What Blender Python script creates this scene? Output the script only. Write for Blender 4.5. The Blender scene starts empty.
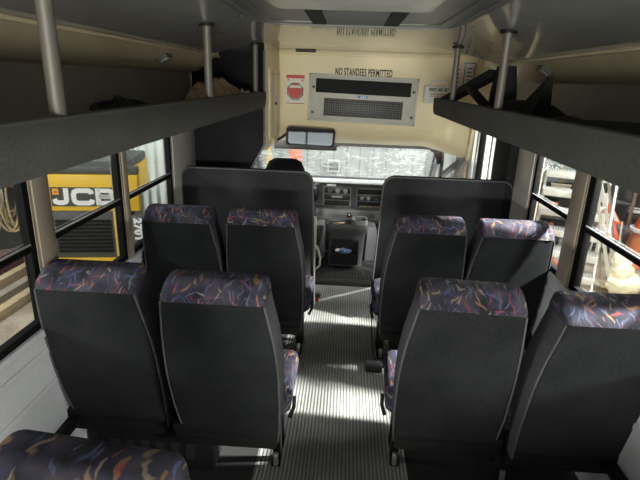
import bpy, bmesh, math, random
from mathutils import Vector, Matrix
random.seed(7)
PI = math.pi
scene = bpy.context.scene
COL = scene.collection

# ------------------------------------------------------------------ materials
def new_mat(name):
    m = bpy.data.materials.new(name); m.use_nodes = True
    nt = m.node_tree; b = nt.nodes['Principled BSDF']
    return m, nt, b

def mat(name, col, rough=.6, metal=0., var=.12, scale=9., bump=0., bscale=60., spec=.5, stretch=(1, 1, 1)):
    """base colour broken up by soft noise, optional fine bump"""
    m, nt, b = new_mat(name); N = nt.nodes; L = nt.links
    tc = N.new('ShaderNodeTexCoord'); mp = N.new('ShaderNodeMapping')
    mp.inputs['Scale'].default_value = stretch
    L.new(tc.outputs['Object'], mp.inputs['Vector'])
    no = N.new('ShaderNodeTexNoise'); no.inputs['Scale'].default_value = scale; no.inputs['Detail'].default_value = 5
    L.new(mp.outputs['Vector'], no.inputs['Vector'])
    cr = N.new('ShaderNodeValToRGB')
    cr.color_ramp.elements[0].position = .3; cr.color_ramp.elements[1].position = .7
    cr.color_ramp.elements[0].color = (*[c * (1 - var) for c in col], 1)
    cr.color_ramp.elements[1].color = (*[min(1, c * (1 + var)) for c in col], 1)
    L.new(no.outputs['Fac'], cr.inputs['Fac']); L.new(cr.outputs['Color'], b.inputs['Base Color'])
    b.inputs['Roughness'].default_value = rough; b.inputs['Metallic'].default_value = metal
    b.inputs['Specular IOR Level'].default_value = spec
    if bump:
        n2 = N.new('ShaderNodeTexNoise'); n2.inputs['Scale'].default_value = bscale; n2.inputs['Detail'].default_value = 3
        L.new(mp.outputs['Vector'], n2.inputs['Vector'])
        bp = N.new('ShaderNodeBump'); bp.inputs['Strength'].default_value = bump; bp.inputs['Distance'].default_value = .01
        L.new(n2.outputs['Fac'], bp.inputs['Height']); L.new(bp.outputs['Normal'], b.inputs['Normal'])
    return m

def carpet(name, dark, light, rough=1.0, scale=380.):
    """short looped pile: fine speckle and bump"""
    m, nt, b = new_mat(name); N = nt.nodes; L = nt.links
    tc = N.new('ShaderNodeTexCoord')
    no = N.new('ShaderNodeTexNoise'); no.inputs['Scale'].default_value = scale; no.inputs['Detail'].default_value = 2
    big = N.new('ShaderNodeTexNoise'); big.inputs['Scale'].default_value = 5.; big.inputs['Detail'].default_value = 4
    L.new(tc.outputs['Object'], no.inputs['Vector']); L.new(tc.outputs['Object'], big.inputs['Vector'])
    ad = N.new('ShaderNodeMath'); ad.operation = 'MULTIPLY_ADD'; ad.inputs[1].default_value = .35
    L.new(big.outputs['Fac'], ad.inputs[0]); L.new(no.outputs['Fac'], ad.inputs[2])
    cr = N.new('ShaderNodeValToRGB')
    cr.color_ramp.elements[0].position = .5; cr.color_ramp.elements[1].position = .85
    cr.color_ramp.elements[0].color = (*dark, 1); cr.color_ramp.elements[1].color = (*light, 1)
    L.new(ad.outputs[0], cr.inputs['Fac']); L.new(cr.outputs['Color'], b.inputs['Base Color'])
    b.inputs['Roughness'].default_value = rough; b.inputs['Specular IOR Level'].default_value = .15
    bp = N.new('ShaderNodeBump'); bp.inputs['Strength'].default_value = .35; bp.inputs['Distance'].default_value = .002
    L.new(no.outputs['Fac'], bp.inputs['Height']); L.new(bp.outputs['Normal'], b.inputs['Normal'])
    return m

def leaf_fabric(name):
    """dark plum and navy moquette printed with scattered coloured leaf strokes"""
    m, nt, b = new_mat(name); N = nt.nodes; L = nt.links
    tc = N.new('ShaderNodeTexCoord'); oi = N.new('ShaderNodeObjectInfo')
    off = N.new('ShaderNodeVectorMath'); off.operation = 'MULTIPLY_ADD'
    cmb = N.new('ShaderNodeCombineXYZ')
    for i in range(3): L.new(oi.outputs['Random'], cmb.inputs[i])
    L.new(cmb.outputs[0], off.inputs[0]); off.inputs[1].default_value = (13.1, 7.7, 9.3); L.new(tc.outputs['Object'], off.inputs[2])
    bn = N.new('ShaderNodeTexNoise'); bn.inputs['Scale'].default_value = 14; L.new(off.outputs[0], bn.inputs['Vector'])
    base = N.new('ShaderNodeValToRGB')
    e = base.color_ramp.elements
    e[0].position = .32; e[0].color = (.017, .016, .02, 1); e[1].position = .7; e[1].color = (.06, .048, .06, 1)
    x = e.new(.5); x.color = (.032, .031, .05, 1)
    L.new(bn.outputs['Fac'], base.inputs['Fac'])
    prev = base.outputs['Color']
    wn = N.new('ShaderNodeTexNoise'); wn.inputs['Scale'].default_value = 13; L.new(off.outputs[0], wn.inputs['Vector'])
    for k, (sc, ln, wd, cols) in enumerate([
        (14., .62, .062, [(.26, .15, .06), (.20, .04, .06), (.07, .09, .19), (.28, .20, .11), (.15, .06, .12), (.09, .12, .14)]),
        (19., .62, .07, [(.08, .10, .20), (.27, .19, .09), (.22, .06, .06), (.14, .11, .18), (.30, .22, .14), (.06, .07, .13)]),
        (25., .6, .08, [(.10, .12, .22), (.30, .15, .08), (.24, .05, .05), (.06, .05, .07), (.28, .24, .19), (.06, .08, .15)])]):
        sh = N.new('ShaderNodeVectorMath'); sh.operation = 'ADD'; sh.inputs[1].default_value = (k * 3.3, k * 1.7, k * 5.1)
        L.new(off.outputs[0], sh.inputs[0])
        ws = N.new('ShaderNodeVectorMath'); ws.operation = 'MULTIPLY_ADD'
        L.new(wn.outputs['Color'], ws.inputs[0]); ws.inputs[1].default_value = (.055,) * 3; L.new(sh.outputs[0], ws.inputs[2])
        vo = N.new('ShaderNodeTexVoronoi'); vo.inputs['Scale'].default_value = sc
        L.new(ws.outputs[0], vo.inputs['Vector'])
        ms = N.new('ShaderNodeVectorMath'); ms.operation = 'SCALE'; ms.inputs['Scale'].default_value = sc
        L.new(ws.outputs[0], ms.inputs[0])
        ps = N.new('ShaderNodeVectorMath'); ps.operation = 'SCALE'; ps.inputs['Scale'].default_value = sc
        L.new(vo.outputs['Position'], ps.inputs[0])
        df = N.new('ShaderNodeVectorMath'); df.operation = 'SUBTRACT'
        L.new(ms.outputs[0], df.inputs[0]); L.new(ps.outputs[0], df.inputs[1])
        sep = N.new('ShaderNodeSeparateColor'); L.new(vo.outputs['Color'], sep.inputs[0])
        an = N.new('ShaderNodeMath'); an.operation = 'MULTIPLY'; an.inputs[1].default_value = 6.28
        L.new(sep.outputs[0], an.inputs[0])
        ro = N.new('ShaderNodeVectorRotate'); ro.rotation_type = 'Y_AXIS'
        L.new(df.outputs[0], ro.inputs['Vector']); L.new(an.outputs[0], ro.inputs['Angle'])
        dv = N.new('ShaderNodeVectorMath'); dv.operation = 'MULTIPLY'; dv.inputs[1].default_value = (1 / ln, 1 / .6, 1 / wd)
        L.new(ro.outputs[0], dv.inputs[0])
        le = N.new('ShaderNodeVectorMath'); le.operation = 'LENGTH'; L.new(dv.outputs[0], le.inputs[0])
        ma = N.new('ShaderNodeMapRange'); ma.inputs['From Min'].default_value = .7; ma.inputs['From Max'].default_value = 1.15
        ma.inputs['To Min'].default_value = .58; ma.inputs['To Max'].default_value = 0
        L.new(le.outputs['Value'], ma.inputs['Value'])
        rp = N.new('ShaderNodeValToRGB'); rp.color_ramp.interpolation = 'CONSTANT'
        for j, c in enumerate(cols):
            el = rp.color_ramp.elements[j] if j < 2 else rp.color_ramp.elements.new(j / len(cols))
            el.position = j / len(cols); el.color = (*c, 1)
        L.new(sep.outputs[1], rp.inputs['Fac'])
        mx = N.new('ShaderNodeMix'); mx.data_type = 'RGBA'
        L.new(ma.outputs['Result'], mx.inputs[0]); L.new(prev, mx.inputs[6]); L.new(rp.outputs['Color'], mx.inputs[7])
        prev = mx.outputs[2]
    L.new(prev, b.inputs['Base Color'])
    b.inputs['Roughness'].default_value = .9; b.inputs['Specular IOR Level'].default_value = .2
    fn = N.new('ShaderNodeTexNoise'); fn.inputs['Scale'].default_value = 320; L.new(tc.outputs['Object'], fn.inputs['Vector'])
    bp = N.new('ShaderNodeBump'); bp.inputs['Strength'].default_value = .35; bp.inputs['Distance'].default_value = .003
    L.new(fn.outputs['Fac'], bp.inputs['Height']); L.new(bp.outputs['Normal'], b.inputs['Normal'])
    return m

def clear_glass(name, tint=(.93, .96, .95), gloss=.06):
    m, nt, b = new_mat(name); N = nt.nodes; L = nt.links
    N.remove(b); out = N['Material Output']
    tr = N.new('ShaderNodeBsdfTransparent'); tr.inputs[0].default_value = (*tint, 1)
    gl = N.new('ShaderNodeBsdfGlossy'); gl.inputs['Roughness'].default_value = .03
    fr = N.new('ShaderNodeFresnel'); fr.inputs[0].default_value = 1.4
    mul = N.new('ShaderNodeMath'); mul.operation = 'MULTIPLY'; mul.inputs[1].default_value = .35
    mx = N.new('ShaderNodeMixShader')
    L.new(fr.outputs[0], mul.inputs[0]); L.new(mul.outputs[0], mx.inputs[0])
    L.new(tr.outputs[0], mx.inputs[1]); L.new(gl.outputs[0], mx.inputs[2]); L.new(mx.outputs[0], out.inputs[0])
    return m

def dusty_glass(name):
    """windscreen with a milky film, brushed smears and bright scuffs"""
    m, nt, b = new_mat(name); N = nt.nodes; L = nt.links
    N.remove(b); out = N['Material Output']
    tc = N.new('ShaderNodeTexCoord')
    tr = N.new('ShaderNodeBsdfTransparent'); tr.inputs[0].default_value = (.92, .96, .95, 1)
    tl = N.new('ShaderNodeBsdfTranslucent'); tl.inputs[0].default_value = (.70, .76, .73, 1)
    mp = N.new('ShaderNodeMapping'); mp.inputs['Scale'].default_value = (1, 1, 2.2); L.new(tc.outputs['Object'], mp.inputs['Vector'])
    n1 = N.new('ShaderNodeTexNoise'); n1.inputs['Scale'].default_value = 7; n1.inputs['Detail'].default_value = 7; n1.inputs['Distortion'].default_value = 1.4
    L.new(mp.outputs[0], n1.inputs['Vector'])
    r1 = N.new('ShaderNodeMapRange'); r1.inputs['From Min'].default_value = .45; r1.inputs['From Max'].default_value = .75
    r1.inputs['To Min'].default_value = .18; r1.inputs['To Max'].default_value = .7
    L.new(n1.outputs['Fac'], r1.inputs['Value'])
    vo = N.new('ShaderNodeTexVoronoi'); vo.feature = 'DISTANCE_TO_EDGE'; vo.inputs['Scale'].default_value = 8
    ad = N.new('ShaderNodeVectorMath'); ad.operation = 'MULTIPLY_ADD'; ad.inputs[1].default_value = (.25,) * 3
    L.new(n1.outputs['Color'], ad.inputs[0]); L.new(mp.outputs[0], ad.inputs[2]); L.new(ad.outputs[0], vo.inputs['Vector'])
    r2 = N.new('ShaderNodeMapRange'); r2.inputs['From Min'].default_value = .0; r2.inputs['From Max'].default_value = .05
    r2.inputs['To Min'].default_value = .85; r2.inputs['To Max'].default_value = 0
    L.new(vo.outputs['Distance'], r2.inputs['Value'])
    sm = N.new('ShaderNodeMath'); sm.operation = 'ADD'; sm.use_clamp = True
    n3 = N.new('ShaderNodeTexNoise'); n3.inputs['Scale'].default_value = 3.; L.new(tc.outputs['Object'], n3.inputs['Vector'])
    r3 = N.new('ShaderNodeMapRange'); r3.inputs['From Min'].default_value = .45; r3.inputs['From Max'].default_value = .62
    L.new(n3.outputs['Fac'], r3.inputs['Value'])
    mm = N.new('ShaderNodeMath'); mm.operation = 'MULTIPLY'; L.new(r2.outputs[0], mm.inputs[0]); L.new(r3.outputs[0], mm.inputs[1])
    L.new(r1.outputs[0], sm.inputs[0]); L.new(mm.outputs[0], sm.inputs[1])
    mx = N.new('ShaderNodeMixShader'); L.new(sm.outputs[0], mx.inputs[0])
    L.new(tr.outputs[0], mx.inputs[1]); L.new(tl.outputs[0], mx.inputs[2]); L.new(mx.outputs[0], out.inputs[0])
    return m

def floor_mat(name):
    """grey vinyl: ribbed runner down the aisle (lengthwise ribs), smooth dark vinyl under the seats"""
    m, nt, b = new_mat(name); N = nt.nodes; L = nt.links
    tc = N.new('ShaderNodeTexCoord'); sp = N.new('ShaderNodeSeparateXYZ'); L.new(tc.outputs['Object'], sp.inputs[0])
    fr = N.new('ShaderNodeMath'); fr.operation = 'MULTIPLY'; fr.inputs[1].default_value = 2 * PI / .0185
    L.new(sp.outputs['X'], fr.inputs[0])
    si = N.new('ShaderNodeMath'); si.operation = 'SINE'; L.new(fr.outputs[0], si.inputs[0])
    mr = N.new('ShaderNodeMapRange'); mr.inputs['From Min'].default_value = -.75; mr.inputs['From Max'].default_value = .4
    L.new(si.outputs[0], mr.inputs['Value'])
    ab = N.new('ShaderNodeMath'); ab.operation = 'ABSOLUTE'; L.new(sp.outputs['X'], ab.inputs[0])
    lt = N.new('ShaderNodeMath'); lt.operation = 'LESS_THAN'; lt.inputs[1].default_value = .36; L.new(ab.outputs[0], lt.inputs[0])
    cr = N.new('ShaderNodeMix'); cr.data_type = 'RGBA'
    cr.inputs[6].default_value = (.15, .15, .14, 1); cr.inputs[7].default_value = (.33, .33, .31, 1)
    L.new(mr.outputs[0], cr.inputs[0])
    no = N.new('ShaderNodeTexNoise'); no.inputs['Scale'].default_value = 6; no.inputs['Detail'].default_value = 6; L.new(tc.outputs['Object'], no.inputs['Vector'])
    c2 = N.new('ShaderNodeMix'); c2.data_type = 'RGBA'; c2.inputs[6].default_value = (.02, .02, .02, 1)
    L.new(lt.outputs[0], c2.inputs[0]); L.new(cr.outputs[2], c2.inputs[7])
    dm = N.new('ShaderNodeMapRange'); dm.inputs['From Min'].default_value = .3; dm.inputs['From Max'].default_value = .7
    dm.inputs['To Min'].default_value = .78; dm.inputs['To Max'].default_value = 1.1; L.new(no.outputs['Fac'], dm.inputs['Value'])
    c3 = N.new('ShaderNodeVectorMath'); c3.operation = 'SCALE'; L.new(c2.outputs[2], c3.inputs[0]); L.new(dm.outputs[0], c3.inputs['Scale'])
    L.new(c3.outputs[0], b.inputs['Base Color']); b.inputs['Roughness'].default_value = .55
    h = N.new('ShaderNodeMath'); h.operation = 'MULTIPLY'; L.new(mr.outputs[0], h.inputs[0]); L.new(lt.outputs[0], h.inputs[1])
    bp = N.new('ShaderNodeBump'); bp.inputs['Strength'].default_value = .6; bp.inputs['Distance'].default_value = .004
    L.new(h.outputs[0], bp.inputs['Height']); L.new(bp.outputs['Normal'], b.inputs['Normal'])
    return m

def ground_mat(name, c0, c1):
    m, nt, b = new_mat(name); N = nt.nodes; L = nt.links
    tc = N.new('ShaderNodeTexCoord')
    n1 = N.new('ShaderNodeTexNoise'); n1.inputs['Scale'].default_value = 2.2; n1.inputs['Detail'].default_value = 10; n1.inputs['Roughness'].default_value = .65
    L.new(tc.outputs['Object'], n1.inputs['Vector'])
    cr = N.new('ShaderNodeValToRGB'); cr.color_ramp.elements[0].position = .36; cr.color_ramp.elements[1].position = .6
    cr.color_ramp.elements[0].color = (*c0, 1); cr.color_ramp.elements[1].color = (*c1, 1)
    L.new(n1.outputs['Fac'], cr.inputs['Fac']); L.new(cr.outputs['Color'], b.inputs['Base Color'])
    b.inputs['Roughness'].default_value = .95
    bp = N.new('ShaderNodeBump'); bp.inputs['Strength'].default_value = .8; bp.inputs['Distance'].default_value = .05
    L.new(n1.outputs['Fac'], bp.inputs['Height']); L.new(bp.outputs['Normal'], b.inputs['Normal'])
    return m

def panel_wall_mat(name, c, gap, per=.3, axis='X'):
    """sheet wall with vertical joints, plus weather streaks"""
    m, nt, b = new_mat(name); N = nt.nodes; L = nt.links
    tc = N.new('ShaderNodeTexCoord'); sp = N.new('ShaderNodeSeparateXYZ'); L.new(tc.outputs['Object'], sp.inputs[0])
    dv = N.new('ShaderNodeMath'); dv.operation = 'DIVIDE'; dv.inputs[1].default_value = per; L.new(sp.outputs[axis], dv.inputs[0])
    fc = N.new('ShaderNodeMath'); fc.operation = 'FRACT'; L.new(dv.outputs[0], fc.inputs[0])
    lt = N.new('ShaderNodeMath'); lt.operation = 'LESS_THAN'; lt.inputs[1].default_value = .1; L.new(fc.outputs[0], lt.inputs[0])
    mp = N.new('ShaderNodeMapping'); mp.inputs['Scale'].default_value = (4, 4, .7); L.new(tc.outputs['Object'], mp.inputs['Vector'])
    no = N.new('ShaderNodeTexNoise'); no.inputs['Scale'].default_value = 2; no.inputs['Detail'].default_value = 6; L.new(mp.outputs[0], no.inputs['Vector'])
    cr = N.new('ShaderNodeValToRGB'); cr.color_ramp.elements[0].position = .3; cr.color_ramp.elements[1].position = .7
    cr.color_ramp.elements[0].color = (*[k * .75 for k in c], 1); cr.color_ramp.elements[1].color = (*[k * 1.15 for k in c], 1)
    L.new(no.outputs['Fac'], cr.inputs['Fac'])
    mx = N.new('ShaderNodeMix'); mx.data_type = 'RGBA'; L.new(lt.outputs[0], mx.inputs[0]); L.new(cr.outputs['Color'], mx.inputs[6])
    mx.inputs[7].default_value = (*gap, 1); L.new(mx.outputs[2], b.inputs['Base Color']); b.inputs['Roughness'].default_value = .8
    return m

def mesh_screen(name, dark, light, sx, sz):
    """perforated sheet: rows of dark holes on metal (object X and Z)"""
    m, nt, b = new_mat(name); N = nt.nodes; L = nt.links
    tc = N.new('ShaderNodeTexCoord'); mp = N.new('ShaderNodeMapping'); mp.inputs['Scale'].default_value = (sx, 1, sz)
    mp.inputs['Rotation'].default_value = (0, math.radians(45), 0)
    L.new(tc.outputs['Object'], mp.inputs['Vector'])
    ck = N.new('ShaderNodeTexChecker'); ck.inputs['Scale'].default_value = 1
    fl = N.new('ShaderNodeVectorMath'); fl.operation = 'MULTIPLY'; fl.inputs[1].default_value = (1, 0, 1)
    fa = N.new('ShaderNodeVectorMath'); fa.operation = 'ADD'; fa.inputs[1].default_value = (.01, .5, .01)
    L.new(mp.outputs[0], fl.inputs[0]); L.new(fl.outputs[0], fa.inputs[0]); L.new(fa.outputs[0], ck.inputs['Vector'])
    ck.inputs['Color1'].default_value = (*dark, 1); ck.inputs['Color2'].default_value = (*light, 1)
    L.new(ck.outputs['Color'], b.inputs['Base Color']); b.inputs['Roughness'].default_value = .5
    return m

def foil_mat(name):
    m, nt, b = new_mat(name); N = nt.nodes; L = nt.links
    tc = N.new('ShaderNodeTexCoord'); n1 = N.new('ShaderNodeTexNoise'); n1.inputs['Scale'].default_value = 12; n1.inputs['Detail'].default_value = 4; n1.inputs['Distortion'].default_value = 2
    L.new(tc.outputs['Object'], n1.inputs['Vector'])
    cr = N.new('ShaderNodeValToRGB'); cr.color_ramp.elements[0].position = .45; cr.color_ramp.elements[1].position = .6
    cr.color_ramp.elements[0].color = (.05, .055, .05, 1); cr.color_ramp.elements[1].color = (.9, .92, .9, 1)
    L.new(n1.outputs['Fac'], cr.inputs['Fac']); L.new(cr.outputs['Color'], b.inputs['Base Color']); b.inputs['Roughness'].default_value = .3
    bp = N.new('ShaderNodeBump'); bp.inputs['Strength'].default_value = 1; bp.inputs['Distance'].default_value = .05
    L.new(n1.outputs['Fac'], bp.inputs['Height']); L.new(bp.outputs['Normal'], b.inputs['Normal'])
    return m

M = dict(
    ceil=mat('glossy grey ceiling board', (.36, .355, .345), .055, bump=.03, bscale=1.6, var=.06),
    cove=mat('cream cove panel', (.80, .68, .47), .4, var=.05),
    cream=mat('cream moulded bulkhead', (.86, .74, .49), .5, var=.05, scale=3, bump=.02),
    greywall=mat('grey laminate wall', (.48, .46, .43), .4, var=.06),
    lowwall=mat('pale grey lower wall', (.62, .62, .65), .4, var=.05),
    post=mat('taupe window post', (.38, .32, .25), .5, var=.05),
    rack=carpet('rack grey carpet', (.085, .083, .079), (.14, .137, .13)),
    back=carpet('charcoal seat back carpet', (.0075, .008, .0086), (.026, .0275, .029)),
    side=carpet('grey side fabric', (.035, .035, .038), (.09, .09, .094)),
    partition=carpet('black partition carpet', (.017, .017, .019), (.042, .042, .047)),
    panel=mat('black vinyl panel', (.012, .0125, .014), .75, bump=.05, spec=.2),
    piping=mat('grey piping', (.07, .07, .073), .6),
    leaf=leaf_fabric('leaf print moquette'),
    black=mat('black painted steel', (.008, .008, .008), .6, spec=.25),
    rubber=mat('black rubber seal', (.006, .006, .006), .8, spec=.15),
    mat_=mat('black rubber mat', (.02, .02, .02), .6, bump=.4, bscale=25),
    steel=mat('brushed steel', (.55, .55, .54), .32, metal=.9, var=.08),
    polemetal=mat('satin pole metal', (.17, .155, .135), .55, metal=.35, var=.06),
    alum=mat('aluminium channel', (.62, .63, .62), .4, metal=.6),
    floor=floor_mat('ribbed vinyl floor'),
    glass=clear_glass('clear window glass'),
    dusty=dusty_glass('dusty windscreen glass'),
    dash=mat('grey dashboard plastic', (.075, .077, .08), .5, bump=.05, bscale=200),
    dashlite=mat('lighter dash plastic', (.16, .165, .17), .5),
    dashtop=mat('pale dash top', (.85, .88, .86), .45),
    dkplastic=mat('dark plastic', (.015, .015, .016), .4),
    knob=mat('grey knob plastic', (.3, .3, .3), .4),
    white=mat('white plastic', (.92, .91, .88), .4, var=.03),
    paper=mat('white paper notice', (.82, .80, .74), .7, var=.03),
    red=mat('red print', (.55, .045, .03), .5, var=.05),
    ink=mat('black ink', (.015, .013, .012), .6),
    acframe=mat('grey powder coat', (.56, .54, .49), .45, var=.05),
    acdeep=mat('dark duct', (.008, .008, .008), .8),
    acmesh=mesh_screen('perforated grille', (.01, .01, .01), (.12, .12, .115), 70., 70.),
    wrap=mat('pale blue wrapper', (.22, .33, .62), .35, var=.6, scale=30),
    blue=mat('blue badge', (.06, .22, .5), .4),
    mirror=mat('mirror glass', (.30, .31, .31), .03, metal=1., var=.01),
    hatch=mat('hatch grey moulding', (.12, .12, .115), .35, var=.05),
    lens=mat('frosted lamp lens', (.5, .5, .48), .25, var=.1),
    whiteline=mat('worn white edging', (.82, .80, .76), .5, var=.08),
    tan=mat('crumpled tan cloth', (.50, .37, .23), .9, var=.4, scale=18, bump=.4),
    blackcloth=mat('black webbing', (.008, .008, .009), .85, bump=.3),
    yellow=mat('machine yellow paint', (.66, .40, .014), .4, var=.05),
    logogrey=mat('decal dark grey', (.045, .045, .04), .5),
    logowhite=mat('decal white', (.72, .72, .70), .45, var=.03),
    orange=mat('logo orange', (.75, .36, .02), .45),
    machgrey=mat('machine grey paint', (.06, .06, .056), .5),
    track=mat('rubber track', (.025, .024, .022), .8, bump=.6, bscale=14),
    foil=foil_mat('crinkled silver sheet'),
    dirt=ground_mat('packed sandy floor', (.30, .235, .165), (.52, .44, .34)),
    timber=mat('sawn timber', (.62, .48, .28), .75, var=.25, scale=4, stretch=(1, 12, 12)),
    oldwood=mat('grey weathered timber', (.40, .35, .28), .8, var=.25, scale=4, stretch=(1, 12, 12)),
    redsteel=mat('red oxide steel beam', (.16, .055, .05), .6, var=.2),
    rope=mat('tan rope', (.48, .37, .20), .85, var=.3),
    cable=mat('grey cable', (.5, .5, .48), .6),
    shed=panel_wall_mat('grey shed cladding', (.30, .325, .31), (.16, .17, .165), .24),
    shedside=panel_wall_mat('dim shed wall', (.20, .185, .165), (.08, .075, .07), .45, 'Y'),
    galv=mat('galvanised steel', (.60, .585, .53), .55, metal=.2, var=.12),
    perf=mesh_screen('perforated tread', (.26, .25, .23), (.52, .51, .47), 45., 45.),
    cone=mat('orange cone plastic', (.80, .13, .03), .5, var=.08),
    terra=mat('faded orange plastic', (.62, .20, .09), .6, var=.1),
    reflect=mat('white reflective tape', (.82, .8, .76), .4),
    sack=mat('cream plastic sack', (.80, .75, .55), .7, var=.2, scale=12, bump=.4, bscale=9),
    sheet=mat('white plastic sheet', (.78, .84, .80), .5, var=.06, stretch=(8, 8, .5)),
    rust=mat('rusty steel bar', (.17, .12, .09), .7, metal=.3, var=.3),
    teal=mat('pale blue enamel', (.35, .48, .52), .5),
)

# ------------------------------------------------------------------ mesh builder
class MB:
    def __init__(self): self.bm = bmesh.new()
    def _merge(self, b2, mtx=None):
        if mtx: bmesh.ops.transform(b2, matrix=mtx, verts=b2.verts)
        me = bpy.data.meshes.new('tmp'); b2.to_mesh(me); b2.free(); self.bm.from_mesh(me); bpy.data.meshes.remove(me)
    def box(self, x0, x1, y0, y1, z0, z1, bev=0., seg=2, mtx=None):
        b = bmesh.new(); bmesh.ops.create_cube(b, size=1)
        bmesh.ops.transform(b, matrix=Matrix.Translation(((x0 + x1) / 2, (y0 + y1) / 2, (z0 + z1) / 2)) @ Matrix.Diagonal((abs(x1 - x0), abs(y1 - y0), abs(z1 - z0), 1)), verts=b.verts)
        if bev: bmesh.ops.bevel(b, geom=b.edges[:], offset=bev, segments=seg, profile=.5, affect='EDGES')
        self._merge(b, mtx); return self
    def cyl(self, p0, p1, r0, r1=None, n=16, caps=True):
        p0, p1 = Vector(p0), Vector(p1); r1 = r0 if r1 is None else r1
        b = bmesh.new(); d = p1 - p0
        bmesh.ops.create_cone(b, cap_ends=caps, segments=n, radius1=r0, radius2=r1, depth=d.length)
        q = d.to_track_quat('Z', 'Y').to_matrix().to_4x4()
        self._merge(b, Matrix.Translation((p0 + p1) / 2) @ q); return self
    def bar(self, p0, p1, w, h, up=(0, 0, 1), bev=0.):
        """square bar of width w (sideways) and height h along p0-p1"""
        p0, p1 = Vector(p0), Vector(p1); y = (p1 - p0); ln = y.length; y.normalize()
        x = y.cross(Vector(up)).normalized(); z = x.cross(y)
        m = Matrix((( x.x, y.x, z.x, 0), (x.y, y.y, z.y, 0), (x.z, y.z, z.z, 0), (0, 0, 0, 1)))
        return self.box(-w / 2, w / 2, 0, ln, -h / 2, h / 2, bev, mtx=Matrix.Translation(p0) @ m)
    def tube(self, pts, r, n=8):
        pts = [Vector(p) for p in pts]; bm = self.bm; rings = []; last = None
        for i, p in enumerate(pts):
            t = (pts[min(i + 1, len(pts) - 1)] - pts[max(i - 1, 0)]).normalized()
            if last is None: a = t.orthogonal().normalized()
            else: a = (last - t * last.dot(t)).normalized()
            last = a; c = t.cross(a)
            rr = r[i] if isinstance(r, (list, tuple)) else r
            rings.append([bm.verts.new(p + (a * math.cos(2 * PI * k / n) + c * math.sin(2 * PI * k / n)) * rr) for k in range(n)])
        for A, B in zip(rings, rings[1:]):
            for k in range(n): bm.faces.new((A[k], A[(k + 1) % n], B[(k + 1) % n], B[k]))
        bm.faces.new(rings[0][::-1]); bm.faces.new(rings[-1]); return self
    def loft(self, rings, cap=True):
        bm = self.bm; R = [[bm.verts.new(p) for p in r] for r in rings]; n = len(R[0])
        for A, B in zip(R, R[1:]):
            for k in range(n): bm.faces.new((A[k], A[(k + 1) % n], B[(k + 1) % n], B[k]))
        if cap: bm.faces.new(R[0][::-1]); bm.faces.new(R[-1])
        return self
    def prism(self, poly, axis, a, b, bev=0.):
        """polygon in the plane across axis, pushed from a to b along it. poly coords are the remaining axes in x,y,z order"""
        def pt(p, t):
            if axis == 'X': return (t, p[0], p[1])
            if axis == 'Y': return (p[0], t, p[1])
            return (p[0], p[1], t)
        t = bmesh.new()
        A = [t.verts.new(pt(p, a)) for p in poly]; B = [t.verts.new(pt(p, b)) for p in poly]; n = len(poly)
        t.faces.new(A[::-1]); t.faces.new(B)
        for k in range(n): t.faces.new((A[k], A[(k + 1) % n], B[(k + 1) % n], B[k]))
        if bev: bmesh.ops.bevel(t, geom=t.edges[:], offset=bev, segments=2, profile=.5, affect='EDGES')
        self._merge(t); return self
    def ringplate(self, outer, inner, z0, z1):
        bm = self.bm; n = len(outer)
        V = [[bm.verts.new((p[0], p[1], z)) for p in poly] for poly, z in ((outer, z0), (outer, z1), (inner, z1), (inner, z0))]
        for i in range(4):
            A, B = V[i], V[(i + 1) % 4]
            for k in range(n): bm.faces.new((A[k], A[(k + 1) % n], B[(k + 1) % n], B[k]))
        return self
    def ribbon(self, pts, w, d, close=False):
        """flat stroke in the local XZ plane (thickness d towards -Y), mitred"""
        n = len(pts); L, R = [], []
        for i in range(n):
            p = Vector(pts[i]); a = Vector(pts[(i - 1) % n]) if (i or close) else None; c = Vector(pts[(i + 1) % n]) if (i < n - 1 or close) else None
            d1 = (p - a).normalized() if a is not None else None; d2 = (c - p).normalized() if c is not None else None
            d1 = d1 or d2; d2 = d2 or d1
            n1 = Vector((-d1.y, d1.x)); n2 = Vector((-d2.y, d2.x)); nn = (n1 + n2).normalized(); k = w / 2 / max(.35, nn.dot(n1))
            L.append(p + nn * k); R.append(p - nn * k)
        bm = self.bm
        f = lambda q, y: bm.verts.new((q.x, y, q.y))
        V = [(f(L[i], 0), f(R[i], 0), f(R[i], -d), f(L[i], -d)) for i in range(n)]
        for i in range(n if close else n - 1):
            A, B = V[i], V[(i + 1) % n]
            for k in range(4): bm.faces.new((A[k], A[(k + 1) % 4], B[(k + 1) % 4], B[k]))
        if not close: bm.faces.new(V[0][::-1]); bm.faces.new(V[-1])
        return self
    def sphere(self, c, r, sub=2, sc=(1, 1, 1), jit=0., seed=0):
        b = bmesh.new(); bmesh.ops.create_icosphere(b, subdivisions=sub, radius=r); rn = random.Random(seed)
        for v in b.verts:
            k = 1 + rn.uniform(-jit, jit); v.co = Vector((v.co.x * sc[0] * k, v.co.y * sc[1] * k, v.co.z * sc[2] * k)) + Vector(c)
        self._merge(b); return self
    def build(self, name, material, parent=None, smooth=38., mats=None, matfn=None):
        bm = self.bm; bmesh.ops.recalc_face_normals(bm, faces=bm.faces[:])
        lim = math.radians(smooth)
        for f in bm.faces: f.smooth = True
        for e in bm.edges:
            if len(e.link_faces) == 2: e.smooth = e.calc_face_angle(0) < lim
            else: e.smooth = False
        if matfn:
            for f in bm.faces: f.material_index = matfn(f)
        me = bpy.data.meshes.new(name); bm.to_mesh(me); bm.free()
        for m_ in (mats or [material]): me.materials.append(m_)
        o = bpy.data.objects.new(name, me); COL.objects.link(o)
        if parent: o.parent = parent
        return o

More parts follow.
